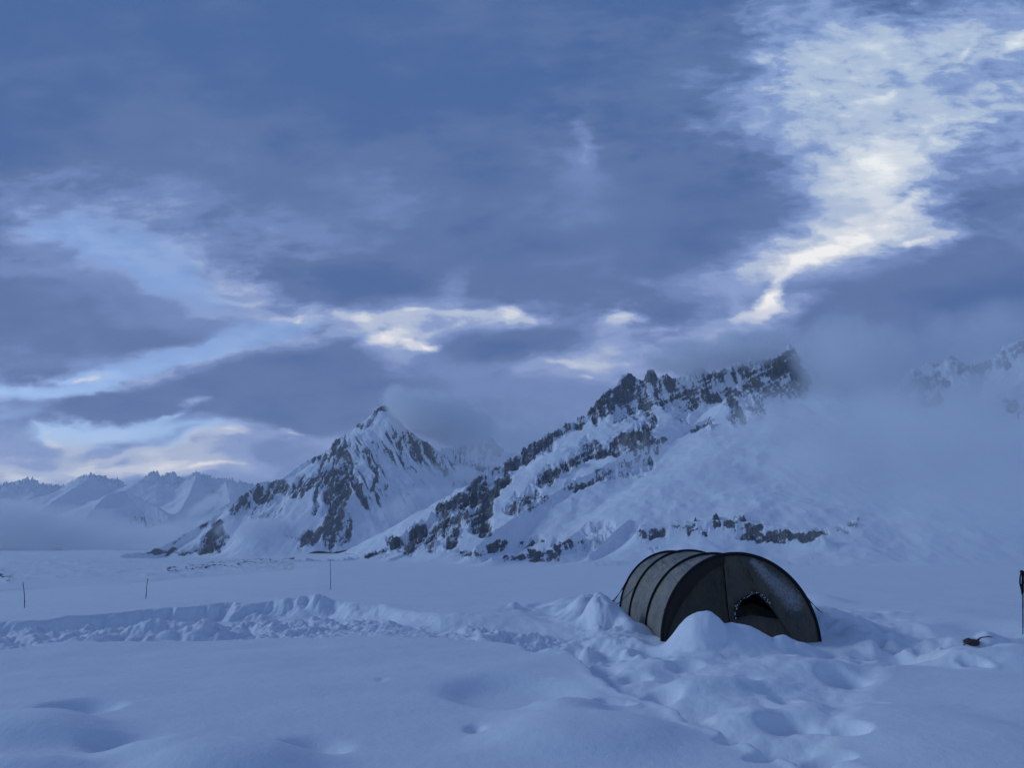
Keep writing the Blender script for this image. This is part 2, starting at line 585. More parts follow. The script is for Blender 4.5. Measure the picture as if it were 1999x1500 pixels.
def seg_dist(X, Y, ax, ay, bx, by):
    dx, dy = bx - ax, by - ay
    L = dx * dx + dy * dy + 1e-9
    t = np.clip(((X - ax) * dx + (Y - ay) * dy) / L, 0, 1)
    return np.hypot(X - ax - t * dx, Y - ay - t * dy), t


TENT = Vector((3.655, 12.4, 0.0))
rng = np.random.default_rng(7)


def ground_base(X, Y):
    r = np.hypot(X, Y)
    az = np.arctan2(X, Y)
    dep = crest_dep(az)
    rc = 120.0
    zc = EYE - rc * dep
    z = zc * np.clip((r - 16) / (rc - 16), 0, None) ** 1.0
    z = np.where(r < 16, 0, z)
    # beyond the crest the field rolls over towards the main glacier
    over = np.clip(r - rc, 0, None)
    valley = -80.0 + 38.0 * sst(az, R(-10), R(6))
    roll = zc - 0.02 * over - 0.00075 * over ** 2
    zz = np.where(r > rc, np.maximum(roll, valley), z)
    # soften the meeting with the valley floor
    k = sst(r, 350, 1200)
    zz = zz * (1 - k) + valley * k
    # right of the tent the shelf runs up to the foot of the slope
    return zz


def near_detail(X, Y, z):
    """everything trodden, dug and drifted within sixty metres"""
    px, py = to_px(X, Y, np.zeros_like(X))
    r = np.hypot(X, Y)
    out = z.copy()
    # soft drifts
    out += 0.05 * fbm(X * 0.22, Y * 0.35, 3, 5) * sst(r, 2, 8)
    out += 0.020 * fbm(X * 0.9 + 4, Y * 1.3, 3, 8)
    big = fbm(X * 0.05, Y * 0.09, 3, 12)
    out += 0.10 * big * sst(r, 14, 40)
    # --- long trench dug across the left
    up = polyline_y(px, [(-600, 1205), (0, 1197), (100, 1192), (200, 1178), (300, 1167), (430, 1161), (600, 1160), (740, 1170), (860, 1203), (1000, 1210), (1120, 1216), (1260, 1222)])
    lo = polyline_y(px, [(-600, 1275), (0, 1266), (200, 1253), (420, 1251), (600, 1246), (850, 1246), (1000, 1256), (1130, 1268), (1260, 1290)])
    wob = 5.0 * fbm(X * 1.3, Y * 0.6, 4, 21)
    yy = py + wob
    ripple = fbm(X * 0.8 + 0.3 * Y, Y * 3.2, 3, 25)
    out += 0.010 * ripple * sst(fbm(X * 0.15, Y * 0.2, 2, 27), -0.2, 0.3)
    depth = polyline_y(px, [(-600, 0.3), (0, 0.28), (200, 0.32), (350, 0.40), (600, 0.40), (720, 0.28), (860, 0.20), (1150, 0.16), (1290, 0.10)])
    m_up = sst(yy, up - 1.0, up + 3.0 + 16 * sst(px, 600, 800) + 6 * np.clip(fbm(X * 0.5, Y * 0.3, 2, 3) + 0.2, 0, 1))
    m_lo = 1 - sst(yy + 3 * fbm(X * 2.5, Y * 1.2, 3, 22), lo - 4.0, lo + 2.0)
    fade = 1 - sst(px, 1180, 1300)
    tr = m_up * m_lo * fade
    chunk = billow(X * 1.15, Y * 0.9, 5, 31, 0.55)
    chunk2 = billow(X * 3.1, Y * 2.4, 4, 37, 0.55)
    frac = np.clip((yy - up) / np.maximum(lo - up, 1), 0, 1)
    rough = sst(frac, 0.18, 0.45) * (0.35 + 0.65 * sst(fbm(X * 0.35, Y * 0.3, 2, 77), -0.25, 0.2))
    out += tr * (-depth * (1 - 0.55 * frac) + rough * (0.50 * chunk + 0.13 * chunk2) * (1 - 0.2 * frac) - 0.06)
    # the far wall is scalloped by the shovel
    wall = m_up * (1 - sst(frac, 0.12, 0.35)) * fade
    out += wall * 0.07 * fbm(X * 1.1, Y * 0.9, 4, 41) * (1 - 0.7 * sst(px, 600, 760))
    rim = np.exp(-((yy - up + 2) / 4.0) ** 2) * fade
    out += rim * 0.05 * (billow(X * 1.3, Y * 1.0, 4, 43) * 2 - 0.25) * sst(fbm(X * 0.6, Y * 0.4, 2, 45), -0.1, 0.35)

    def mound(x, y, rx, ry, h, ang=0, pw=1.0, zz=0.0):
        c = ONZ(x, y, zz)
        s = c.y / F
        ca, sa = math.cos(ang), math.sin(ang)
        dx, dy = X - c.x, Y - c.y
        u = (dx * ca + dy * sa) / (rx * s)
        v = (-dx * sa + dy * ca) / ry
        return h * np.exp(-(u * u + v * v) ** pw)
    out += mound(350, 1236, 112, 0.75, 0.30, 0, 1.6)
    out += mound(350, 1226, 80, 0.5, 0.06, 0, 1.4)
    out += mound(600, 1162, 28, 0.7, 0.24, 0, 1.2) + mound(628, 1163, 14, 0.4, 0.16)
    out += mound(560, 1160, 50, 0.8, 0.07)
    out += mound(1003, 1180, 12, 0.35, 0.12, 0, 1.3) + mound(985, 1182, 30, 0.5, 0.05)
    out += mound(760, 1235, 110, 0.5, 0.12) + mound(130, 1240, 120, 0.5, 0.12)
    # --- foreground drifts lower left
    out += mound(440, 1500, 145, 0.46, 0.16, 0.15, 1.5)
    out += mound(300, 1480, 80, 0.26, 0.08, 0.2, 1.5)
    out += mound(20, 1435, 170, 0.40, 0.15, -0.1, 1.8)
    out += mound(40, 1510, 120, 0.2, 0.08, 0, 1.5)
    out -= mound(150, 1385, 66, 0.34, 0.14, 0, 2.2)
    out -= mound(600, 1455, 70, 0.24, 0.13, -0.35, 2.0)
    out -= mound(235, 1455, 60, 0.20, 0.08, 0.3, 1.8)
    out -= mound(1000, 1345, 115, 0.75, 0.15, 0.2, 2.2)
    out += mound(1150, 1440, 170, 0.60, 0.14, 0.25, 1.8)
    out += mound(1050, 1400, 80, 0.3, 0.05, 0.3, 1.5)
    out += mound(1110, 1388, 70, 0.35, 0.10, 0.5, 1.8)
    out -= mound(928, 1420, 15, 0.12, 0.07, 0, 1.1) + mound(745, 1326, 9, 0.12, 0.02, 0, 1.0)
    out -= mound(1075, 1388, 12, 0.1, 0.06)
    out += mound(1840, 1440, 190, 1.0, 0.09, 0, 1.8) + mound(1950, 1290, 120, 0.8, 0.20, 0, 1.8)
    out += 0.030 * fbm(X * 0.45 + 9, Y * 0.8, 3, 19)
    # --- trodden trough running from the tent down to the lower right, cut sharply along its left side
    wv = 9 * fbm(X * 2.0, Y * 2.0, 3, 51) + 4 * fbm(X * 6.5, Y * 6.5, 2, 53)
    yk = [1255, 1262, 1290, 1320, 1345, 1360, 1385, 1420, 1435, 1450, 1470, 1482, 1500, 1600, 1800]
    xl = np.interp(py, yk, [1090, 1105, 1132, 1160, 1195, 1250, 1318, 1345, 1400, 1450, 1480, 1512, 1560, 1650, 1700]) + wv
    xr = np.interp(py, [1255, 1262, 1290, 1310, 1340, 1380, 1420, 1450, 1480, 1500, 1600], [1960, 1900, 1800, 1745, 1715, 1695, 1662, 1645, 1630, 1690, 1800]) + wv
    tro = sst(px, xl - 3, xl + 12) * (1 - sst(px, xr - 70, xr + 8)) * sst(py, 1250, 1268)
    side = 1 - sst(px - xl, 20, 150)
    out += tro * (-0.07 - 0.12 * side)
    out += 0.025 * np.exp(-((px - xl + 12) / 16.0) ** 2) * sst(py, 1290, 1340)
    out += tro * (0.10 * fbm(X * 1.3, Y * 1.2, 3, 61, 0.42) + 0.020 * billow(X * 4.5, Y * 4.5, 3, 67, 0.5))
    for (x, y, rx, ry, h, pw) in [(1445, 1392, 95, .34, .15, 1.6), (1560, 1305, 150, .55, .15, 1.5), (1390, 1335, 90, .28, .10, 1.5), (1480, 1330, 60, .25, .06, 1.5),
                                  (1590, 1390, 50, .30, .07, 1.5), (1520, 1460, 50, .15, .05, 1.4), (1420, 1290, 120, .22, .08, 1.5), (1250, 1285, 60, .3, .07, 1.4)]:
        out += mound(x, y, rx, ry, h, 0.1, pw)
    # deep boot holes
    for (x, y, rx, ry, h) in [(1290, 1340, 30, .20, .17), (1347, 1386, 30, .22, .22), (1536, 1360, 28, .24, .19), (1530, 1408, 46, .17, .15), (1585, 1418, 30, .15, .08), (1652, 1430, 34, .22, .16),
                              (1612, 1474, 42, .12, .12), (1690, 1374, 32, .10, .10), (1642, 1320, 38, .26, .13), (1522, 1274, 20, .14, .09), (1745, 1268, 42, .34, .13), (1180, 1290, 24, .24, .10),
                              (1238, 1308, 26, .22, .11), (1335, 1296, 30, .16, .07), (1452, 1322, 26, .14, .06), (1440, 1448, 40, .12, .10), (1490, 1482, 34, .09, .09), (1700, 1296, 30, .2, .09),
                              (1800, 1282, 34, .24, .08), (1225, 1352, 18, .07, .05), (1262, 1366, 12, .05, .04), (1428, 1454, 7, .03, .03), (1120, 1268, 26, .2, .08)]:
        q = mound(x + 3, y, rx, ry, 1.0, 0.35 * math.sin(x), 2.4)
        out -= h * q
    # looser tracks round the tent
    path = np.zeros_like(X)
    for (ax, ay, bx, by, wd) in [(1640, 1262, 1800, 1280, 1.2), (1700, 1235, 1860, 1255, 1.3), (1040, 1245, 1250, 1262, 0.8), (1000, 1240, 1120, 1270, 0.6),
                                 (1100, 1180, 1250, 1220, 1.8), (1640, 1190, 1720, 1230, 1.6)]:
        a, b = ONZ(ax, ay), ONZ(bx, by)
        d, _ = seg_dist(X, Y, a.x, a.y, b.x, b.y)
        path = np.maximum(path, 1 - sst(d + 0.35 * fbm(X * 1.1, Y * 1.1, 3, 51), wd * 0.45, wd))
    out -= 0.12 * path
    out += path * (0.22 * fbm(X * 1.25, Y * 1.1, 3, 61, 0.42) + 0.08 * billow(X * 1.1 + 5, Y * 1.0, 2, 63, 0.35) + 0.018 * billow(X * 4.5, Y * 4.5, 3, 67, 0.5) + 0.02)
    steps = []
    for (ax, ay, bx, by, n, sp) in [(1690, 1245, 1840, 1265, 9, .5), (1060, 1246, 1240, 1264, 8, .25), (1620, 1190, 1720, 1240, 8, .6), (1180, 1262, 1300, 1290, 5, .3)]:
        for k in range(n):
            f = (k + 0.5 * rng.random()) / n
            p = ONZ(ax + (bx - ax) * f, ay + (by - ay) * f)
            steps.append((p.x + rng.normal(0, sp * .6), p.y + rng.normal(0, sp * .6), 0.11 + 0.06 * rng.random(), 0.17 + 0.10 * rng.random(),
                          rng.random() * 3.14, 0.06 + 0.09 * rng.random()))
    for (x, y) in [(1195, 1370), (1905, 1305)]:
        p = ONZ(x, y)
        steps.append((p.x, p.y, 0.10, 0.15, rng.random() * 3, 0.08))
    wx = X + 0.05 * fbm(X * 5, Y * 5, 2, 71)
    wy = Y + 0.05 * fbm(X * 5 + 9, Y * 5, 2, 73)
    for (cx, cyy, a, b, an, dp) in steps:
        sel = (np.abs(X - cx) < 0.9) & (np.abs(Y - cyy) < 0.9)
        if not sel.any():
            continue
        ca, sa = math.cos(an), math.sin(an)
        dx, dy = wx[sel] - cx, wy[sel] - cyy
        u = (dx * ca + dy * sa) / a
        v = (-dx * sa + dy * ca) / b
        q = np.sqrt(u * u + v * v)
        out[sel] += -dp * (1 - sst(q, 0.35, 1.6)) + 0.018 * np.exp(-((q - 1.7) / 0.4) ** 2)
    # --- pit of the tent
    tx, ty = X - TENT.x, Y - TENT.y
    bxd = np.maximum(np.abs(tx + 0.0 - 0.02 * ty) - 1.32, 0)
    byd = np.maximum(np.abs(ty - 2.2) - 2.9, 0)
    dbox = np.hypot(bxd, byd)
    pit = 1 - sst(dbox + 0.12 * fbm(X * 2.1, Y * 2.1, 3, 81), 0.05, 0.45)
    lvl = -0.09
    out = out * (1 - pit) + (lvl + 0.02 * fbm(X * 3, Y * 3, 2, 83)) * pit
    # banks thrown up round it
    out += 0.30 * np.exp(-((dbox - 0.75) / 0.42) ** 2) * sst(-tx, 0.3, 1.2) * (0.5 + 1.0 * billow(X * 1.2, Y * 1.0, 4, 85)) * sst(ty, -0.6, 0.8)
    out += 0.22 * np.exp(-((dbox - 0.8) / 0.40) ** 2) * sst(tx, 0.3, 1.2) * (0.4 + 1.2 * billow(X * 1.1, Y * 1.0, 4, 87)) * sst(ty, -0.3, 0.8)
    for (x, y, rx, ry, h, pw) in [(1185, 1218, 45, .50, .22, 2.2), (1238, 1226, 30, .35, .14, 2.0), (1140, 1200, 40, .6, .22, 1.8), (1110, 1180, 55, .9, .15, 1.3),
                                  (1160, 1176, 70, 1.0, .14, 1.3), (1600, 1166, 45, .9, .20, 1.3), (1655, 1212, 50, .5, .16, 1.6), (1700, 1228, 60, .5, .12, 1.5)]:
        out += mound(x, y, rx, ry, h, 0, pw)
    # heap shovelled up before the door, tail running right
    c = 0.03 * fbm(X * 3, Y * 3, 3, 91)
    hp = np.maximum(mound(1372, 1258, 58, 0.42, 0.50, 0, 1.45), mound(1428, 1258, 82, 0.44, 0.34, 0, 1.25))
    hp = hp + 0.03 * np.exp(-((px - 1412) / 26) ** 2) * sst(hp, 0.1, 0.3)
    hp = np.maximum(hp, mound(1530, 1260, 55, 0.34, 0.16, 0, 1.4))
    out += hp * (1 + c * 4)
    # --- dug edge at the right, shaded
    for (x, y, rx, ry, h, pw) in [(1850, 1230, 140, 1.4, -.34, 2.0), (1980, 1225, 80, 1.4, -.20, 1.6), (1930, 1258, 110, 0.35, .16, 1.6), (1985, 1250, 60, 0.5, .12, 1.5),
                                  (1800, 1205, 120, 1.2, -.05, 1.5)]:
        out += mound(x, y, rx, ry, h, 0, pw)
    return out


def build_ground():
    fine = np.linspace(R(-39.5), R(39.5), 960)
    coarse = np.linspace(R(39.5), R(320.5), 120)[1:-1]
    az = np.concatenate([fine, coarse])
    rr = [0.4]
    while rr[-1] < 14800:
        q = rr[-1]
        s = 0.05 if q < 3.4 else (0.0038 if q < 26 else (0.006 if q < 60 else 0.012))
        rr.append(q * (1 + s))
    rr = np.array(rr)
    A, RR = np.meshgrid(az, rr)
    X = (np.sin(A) * RR)
    Y = (np.cos(A) * RR)
    Z = ground_base(X, Y)
    near = rr < 75
    zn = near_detail(X[near], Y[near], Z[near])
    k = sst(RR[near], 75, 45)
    Z[near] = Z[near] * (1 - k) + zn * k
    mid = rr >= 45
    Xm, Ym, Rm = X[mid], Y[mid], RR[mid]
    a = sst(Rm, 45, 90)
    Z[mid] += a * (0.16 * fbm(Xm / 30, Ym / 30, 4, 101) * sst(400 - Rm, 0, 250))
    g = sst(Rm, 500, 1100)
    # crevassed, rubble-covered glacier in the valley
    gl = 10.0 * fbm(Xm / 420, Ym / 420, 3, 111) + 9.0 * (ridged(Xm / 130, Ym / 110, 4, 113) - 0.4) * sst(fbm(Xm / 900, Ym / 600, 2, 117), -0.35, 0.25)
    Z[mid] += g * gl
    deb = np.zeros_like(Z)
    far = (RR > 350) & (Y > 0)
    px, py = to_px(X[far], Y[far], Z[far])
    dd = np.zeros_like(px)
    for (x0, y0, x1, y1, rad, st) in [(330, 1112, 560, 1092, 9, 0.75), (600, 1100, 720, 1086, 5, 0.45), (450, 1065, 640, 1062, 8, 0.75), (640, 1070, 760, 1062, 6, 0.6), (0, 1073, 80, 1071, 2.5, 1.2),
                                      (100, 1073, 120, 1074, 1.5, 1.1), (0, 1095, 350, 1088, 14, 0.45), (0, 1118, 16, 1130, 10, 1.1), (740, 1100, 1000, 1100, 7, 0.5)]:
        d, _ = seg_dist(px, py, x0, y0, x1, y1)
        dd = np.maximum(dd, st * (1 - sst(d, rad * 0.4, rad * 1.4)))
    xf, yf = X[far], Y[far]
    dn = fbm(xf / 14, yf / 34, 4, 131, 0.65) + 0.5 * fbm(xf / 60, yf / 120, 3, 133)
    deb[far] = np.clip(dd * (0.42 + 1.3 * dn), 0, 1)
    Z[far] += deb[far] * 4.0
    o = grid_object('snow_field', X, Y, Z, MAT_SNOW, wrap=True, attrs={'debris': deb})
    tag(o, kind='structure')
    return o


GROUND = build_ground()


def ground_z(x, y):
    """height of the snow at a point (cast down on the sheet)"""
    from mathutils.bvhtree import BVHTree
    global _BVH
    if '_BVH' not in globals():
        me = GROUND.data
        n = len(me.vertices)
        co = np.empty(n * 3, np.float32)
        me.vertices.foreach_get('co', co)
        co = co.reshape(-1, 3)
        _BVH = co[(np.hypot(co[:, 0], co[:, 1]) < 60)]
    d = (_BVH[:, 0] - x) ** 2 + (_BVH[:, 1] - y) ** 2
    return float(_BVH[np.argmin(d), 2])

# ------------------------------------------------------------------ mountains
def massif(name, az0, az1, naz, r0, r1, nr, ridges, caps, mat, base, warp, rough, seed, fall=None, rock_slope=(0.9, 1.6), streak=None, floor_noise=0.0):
    """height field over a sector; ridges are crest lines in space, caps are outcrops by bearing/height"""
    az = np.linspace(R(az0), R(az1), naz)
    rr = np.geomspace(r0, r1, nr)
    A, RR = np.meshgrid(az, rr)
    X = np.sin(A) * RR
    Y = np.cos(A) * RR
    wl, wa = warp
    Xw = X + wa * fbm(X / wl, Y / wl, 4, seed + 1)
    Yw = Y + wa * fbm(X / wl + 50, Y / wl, 4, seed + 2)
    Z = np.full(X.shape, -1e4, np.float32)
    D = np.full(X.shape, 1e6, np.float32)
    for rd in ridges:
        pts = [AT(*p) for p in rd['pts']]
        s1, wd, s2 = rd['prof']
        jag = rd.get('jag', 0.0)
        for i in range(len(pts) - 1):
            a, b = pts[i], pts[i + 1]
            w_ = rd.get('w', 1.0)
            d, t = seg_dist(X * (1 - w_) + Xw * w_, Y * (1 - w_) + Yw * w_, a.x, a.y, b.x, b.y)
            # keep the crest where it belongs: the warp dies out on the crest line
            d0, t0 = seg_dist(X, Y, a.x, a.y, b.x, b.y)
            k = sst(d0, 0, wa * 1.6)
            d = d0 * (1 - k) + d * k
            t = t0 * (1 - k) + t * k
            z = a.z + (b.z - a.z) * t
            h = z - (s2 * d + (s1 - s2) * wd * (1 - np.exp(-d / wd)))
            if jag:
                h = h + jag * (ridged(X / 60, Y / 60, 3, seed + 9) - 0.45 + 0.5 * ridged(X / 17, Y / 17, 3, seed + 10)) * np.exp(-d / (wd * 0.6 + 20))
            m = h > Z
            Z = np.where(m, h, Z)
            D = np.where(m, d, D)
    px, py = to_px(X, Y, Z)
    rock = np.zeros_like(Z)
    nz = fbm(px / 26, py / 26, 4, seed + 30)
    pxx, pyy = px + 14 * nz, py + 14 * fbm(px / 22 + 7, py / 22, 4, seed + 31)
    for (x0, y0, x1, y1, rad, st) in caps:
        d, _ = seg_dist(pxx, pyy, x0, y0, x1, y1)
        rock = np.maximum(rock, st * (1 - sst(d, rad * 0.55, rad * 1.25)))
    above = sst(Z, base - 20, base + 60)
    wl2, am = rough
    rg = ridged(Xw / wl2, Yw / wl2, 6, seed + 40, 0.58)
    Z = Z + above * am * (rg - 0.45) * sst(D, 0, 2.2 * am) * (0.12 + 1.2 * rock)
    crag = ridged(X / (wl2 * .28), Y / (wl2 * .28), 4, seed + 43, 0.6) - 0.4
    Z = Z + above * am * 0.42 * crag * rock * sst(D, -5, 0.7 * am + 1)
    sa_ = A * RR
    kk = wl2 / 150.0
    rel = ridged(sa_ / (34 * kk), (Z - 0.25 * sa_) / (170 * kk), 4, seed + 63, 0.6) - 0.4
    Z = Z + above * am * 0.40 * rel * rock * sst(D, 0, 25 * kk)
    if streak:
        # flutings and ribs that run down the fall line
        sa, wls, ams, (sx0, sx1) = streak
        u = (X * math.cos(sa) + Y * math.sin(sa))
        v = (-X * math.sin(sa) + Y * math.cos(sa))
        fl = ridged(u / wls, v / (wls * 14), 4, seed + 47, 0.6) - 0.4
        msk = sst(px, sx0, sx0 + 40) * (1 - sst(px, sx1, sx1 + 60))
        Z = Z + above * ams * fl * msk * sst(D, 5, 60)
    # the foot runs out in a concave apron of drifted snow
    s_ = 0.30 * am
    zr = (Z - (base - 2)) / s_
    Z = np.where(zr < 20, (base - 4) + s_ * np.logaddexp(0, np.minimum(zr, 30)), Z)
    # slope of the finished surface decides where snow cannot hold
    dr = np.gradient(RR, axis=0)
    gr = np.gradient(Z, axis=0) / np.maximum(dr, 1e-3)
    ga = np.gradient(Z, axis=1) / (RR * (az[1] - az[0]))
    sl = np.hypot(gr, ga)
    # ribs and gullies run down the face; strata dip across it
    sarc = A * RR
    k_ = wl2 / 150.0
    ribs = fbm(sarc / (17 * k_) + 0.8 * fbm(sarc / (60 * k_), Z / (70 * k_), 2, seed + 61), (Z - 0.25 * sarc) / (120 * k_), 5, seed + 57, 0.62)
    strata = fbm(sarc / (110 * k_), (Z - 0.5 * sarc) / (10 * k_), 4, seed + 59, 0.6)
    n_h = fbm(X / 55, Y / 55 + Z / 38, 5, seed + 51, 0.6)
    n_s = fbm(X / 16, Y / 16 + Z / 10, 3, seed + 55, 0.6)
    q = sst(sl, *rock_slope)
    on = sst(rock, 0.02, 0.3)
    big_ = fbm(sarc / (110 * k_), (Z - 0.2 * sarc) / (70 * k_), 3, seed + 67)
    if streak:
        # snow-choked cracks slant down the right-hand face
        u_ = (px * 0.88 - py * 0.47) + 5 * nz
        v_ = (px * 0.47 + py * 0.88)
        sk = fbm(u_ / 7.5, v_ / 75, 4, seed + 71, 0.6)
        fld = (1 - sst(seg_dist(px, py, 700, 880, 720, 960)[0], 18, 60)) + (1 - sst(seg_dist(px, py, 780, 860, 850, 910)[0], 24, 60)) * 0.9 + (1 - sst(seg_dist(px, py, 790, 960, 815, 985)[0], 10, 34)) * 0.5
        att_s = np.clip(fld, 0, 1) * (0.30 + 1.9 * sk)
    w1, w2, w3, b0 = (1.35, 0.25, 0.15, 0.50) if streak else (0.85, 0.62, 0.25, 0.44)
    att = rock * (b0 + 0.26 * q) + on * (w1 * ribs + w2 * strata + w3 * n_h + 0.06 * n_s + 0.55 * big_) + 0.12 * sst(sl, 1.7, 2.6)
    if streak:
        att = np.maximum(att, att_s)
    att = np.clip(att, 0, 1)
    o = grid_object(name, X, Y, Z, mat, attrs={'rock': att})
    tag(o, kind='structure')
    return o


MAT_ROCK_B = mountain_material('ridge_rock_and_snow', 5.5, 4.5)
MAT_ROCK_A = mountain_material('peak_rock_and_snow', 11.0, 8.0)
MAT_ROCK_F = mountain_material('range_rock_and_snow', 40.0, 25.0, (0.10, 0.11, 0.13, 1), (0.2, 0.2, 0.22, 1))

ridge_crest = [(560, 1108, 1850), (640, 1102, 1880), (712, 1092, 1900), (770, 1052, 1950), (830, 1012, 2000), (870, 985, 2030), (900, 963, 2050), (935, 930, 2100),
               (965, 912, 2150), (1010, 892, 2200), (1035, 868, 2230), (1062, 852, 2250), (1110, 828, 2300), (1150, 806, 2340), (1165, 785, 2360),
               (1180, 764, 2390), (1205, 752, 2420), (1222, 732, 2450), (1230, 727, 2450), (1242, 745, 2450), (1262, 740, 2460), (1270, 716, 2460), (1278, 740, 2465),
               (1320, 735, 2500), (1350, 722, 2520), (1400, 728, 2550), (1440, 712, 2580), (1475, 694, 2600), (1505, 700, 2600), (1522, 690, 2600), (1540, 672, 2600),
               (1552, 684, 2610), (1564, 708, 2620), (1576, 742, 2640), (1640, 775, 2680), (1700, 790, 2700), (1755, 760, 2720),
               (1770, 728, 2720), (1800, 712, 2740), (1825, 706, 2750), (1850, 694, 2750), (1880, 702, 2760), (1893, 716, 2760),
               (1920, 706, 2760), (1945, 688, 2770), (1975, 670, 2780), (2050, 640, 2800), (2200, 620, 2800)]
ridge_B = [
    dict(pts=ridge_crest, prof=(1.7, 70, 0.56), jag=24),
    dict(pts=[(1500, 775, 2380), (1462, 748, 2330), (1440, 752, 2310), (1415, 800, 2250), (1350, 832, 2150), (1290, 850, 2060), (1250, 872, 2000),
              (1190, 902, 1930), (1100, 948, 1840), (1040, 985, 1760), (985, 1020, 1690), (930, 1065, 1600)], prof=(1.3, 55, 0.50), jag=6),
    dict(pts=[(1230, 745, 2440), (1215, 800, 2350), (1190, 850, 2250), (1130, 905, 2120), (1060, 950, 1990)], prof=(1.5, 30, 0.75), jag=8),
    dict(pts=[(1270, 740, 2450), (1268, 800, 2330), (1250, 850, 2230)], prof=(1.6, 25, 0.8), jag=8),
    dict(pts=[(1060, 868, 2240), (1000, 930, 2100), (940, 985, 1960), (905, 1050, 1820), (880, 1085, 1760)], prof=(1.5, 30, 0.7), jag=8),
    dict(pts=[(900, 970, 2040), (860, 1030, 1900), (800, 1075, 1800), (760, 1098, 1750)], prof=(1.3, 25, 0.65), jag=6),
    dict(pts=[(1130, 1035, 1560), (1080, 1070, 1480), (960, 1088, 1420)], prof=(1.5, 14, 0.42), jag=4),
    dict(pts=[(1230, 1010, 1600), (1190, 1045, 1520), (1150, 1085, 1440)], prof=(1.5, 16, 0.42), jag=4),
    dict(pts=[(1250, 1022, 1500), (1300, 1020, 1500), (1380, 1012, 1500), (1460, 1014, 1500), (1540, 1028, 1490), (1605, 1034, 1480)], prof=(2.0, 18, 0.42), jag=4),
]
caps_B = [
    (1160, 800, 1190, 770, 26, 1), (1190, 790, 1290, 765, 34, 0.74), (1220, 745, 1232, 740, 14, 1), (1262, 735, 1275, 730, 14, 1), (1300, 760, 1400, 750, 34, 0.66),
    (1400, 735, 1500, 715, 22, 0.66), (1265, 820, 1262, 860, 16, 0.85), (1345, 790, 1330, 810, 14, 0.6), (1430, 775, 1440, 815, 20, 0.95), (1465, 760, 1480, 790, 26, 0.9),
    (1500, 720, 1545, 700, 24, 1), (1545, 700, 1565, 735, 18, 1), (1510, 760, 1560, 750, 24, 0.95), (1390, 830, 1350, 838, 6, 0.7),
    (1110, 830, 1150, 810, 14, 0.85), (1060, 856, 1100, 836, 14, 0.9), (1020, 885, 1062, 862, 22, 0.95), (960, 915, 1005, 900, 12, 0.85),
    (1140, 865, 1160, 870, 12, 0.8), (1205, 870, 1250, 850, 20, 0.85), (1150, 880, 1185, 875, 18, 0.85), (1215, 810, 1240, 815, 12, 0.7),
    (1060, 935, 1125, 898, 16, 1), (1000, 990, 1040, 958, 14, 0.85), (1030, 995, 1060, 972, 8, 0.8), (1110, 950, 1180, 928, 10, 0.65), (1180, 925, 1260, 905, 16, 0.6),
    (1250, 900, 1240, 870, 14, 0.55), (1262, 880, 1300, 855, 10, 0.7), (935, 945, 940, 990, 24, 1), (960, 960, 985, 930, 14, 0.9), (915, 1010, 945, 1025, 20, 1),
    (870, 1000, 900, 975, 20, 0.95), (840, 1035, 885, 1015, 20, 1), (800, 1065, 820, 1040, 22, 0.95), (840, 1065, 830, 1045, 16, 0.9), (880, 1060, 890, 1030, 14, 0.95),
    (770, 1055, 790, 1070, 14, 0.85), (720, 1092, 755, 1080, 10, 0.85), (600, 1101, 640, 1096, 3, 0.4), (680, 1082, 700, 1086, 4, 0.6),
    (900, 1082, 950, 1080, 6, 0.85), (955, 1072, 985, 1058, 11, 1), (985, 1095, 1020, 1092, 7, 0.95), (1040, 1092, 1085, 1088, 14, 1), (1035, 1078, 1060, 1076, 7, 0.8),
    (1090, 1068, 1130, 1062, 15, 1), (1150, 1068, 1185, 1050, 14, 0.8), (1140, 1090, 1150, 1075, 8, 0.75), (1020, 1065, 1060, 1048, 6, 0.65), (1150, 1035, 1190, 1022, 10, 0.4),
    (1255, 1042, 1290, 1036, 10, 0.95), (1290, 1030, 1340, 1024, 8, 0.75), (1345, 1040, 1350, 1028, 8, 0.95), (1365, 1034, 1400, 1024, 10, 0.9), (1425, 1022, 1475, 1026, 12, 1),
    (1450, 1042, 1500, 1050, 10, 0.95), (1505, 1045, 1545, 1045, 12, 0.95), (1565, 1046, 1600, 1042, 12, 1), (1638, 1030, 1655, 1032, 3.5, 0.8), (1662, 1016, 1672, 1020, 5, 0.6),
    (1540, 1102, 1555, 1100, 3, 0.6), (1580, 1090, 1584, 1090, 2, 0.6), (1275, 1072, 1282, 1073, 2.5, 0.6),
    (1785, 750, 1830, 745, 26, 0.9), (1840, 715, 1880, 712, 18, 0.9), (1790, 780, 1830, 780, 14, 1), (1890, 725, 1960, 705, 14, 0.8), (1965, 780, 1985, 805, 12, 0.8),
    (1960, 690, 2050, 660, 14, 0.7),
]
massif('ridge', -16, 40, 1150, 1250, 3000, 560, ridge_B, caps_B, MAT_ROCK_B, -45, (160, 38), (150, 42), 200, rock_slope=(0.75, 1.5))

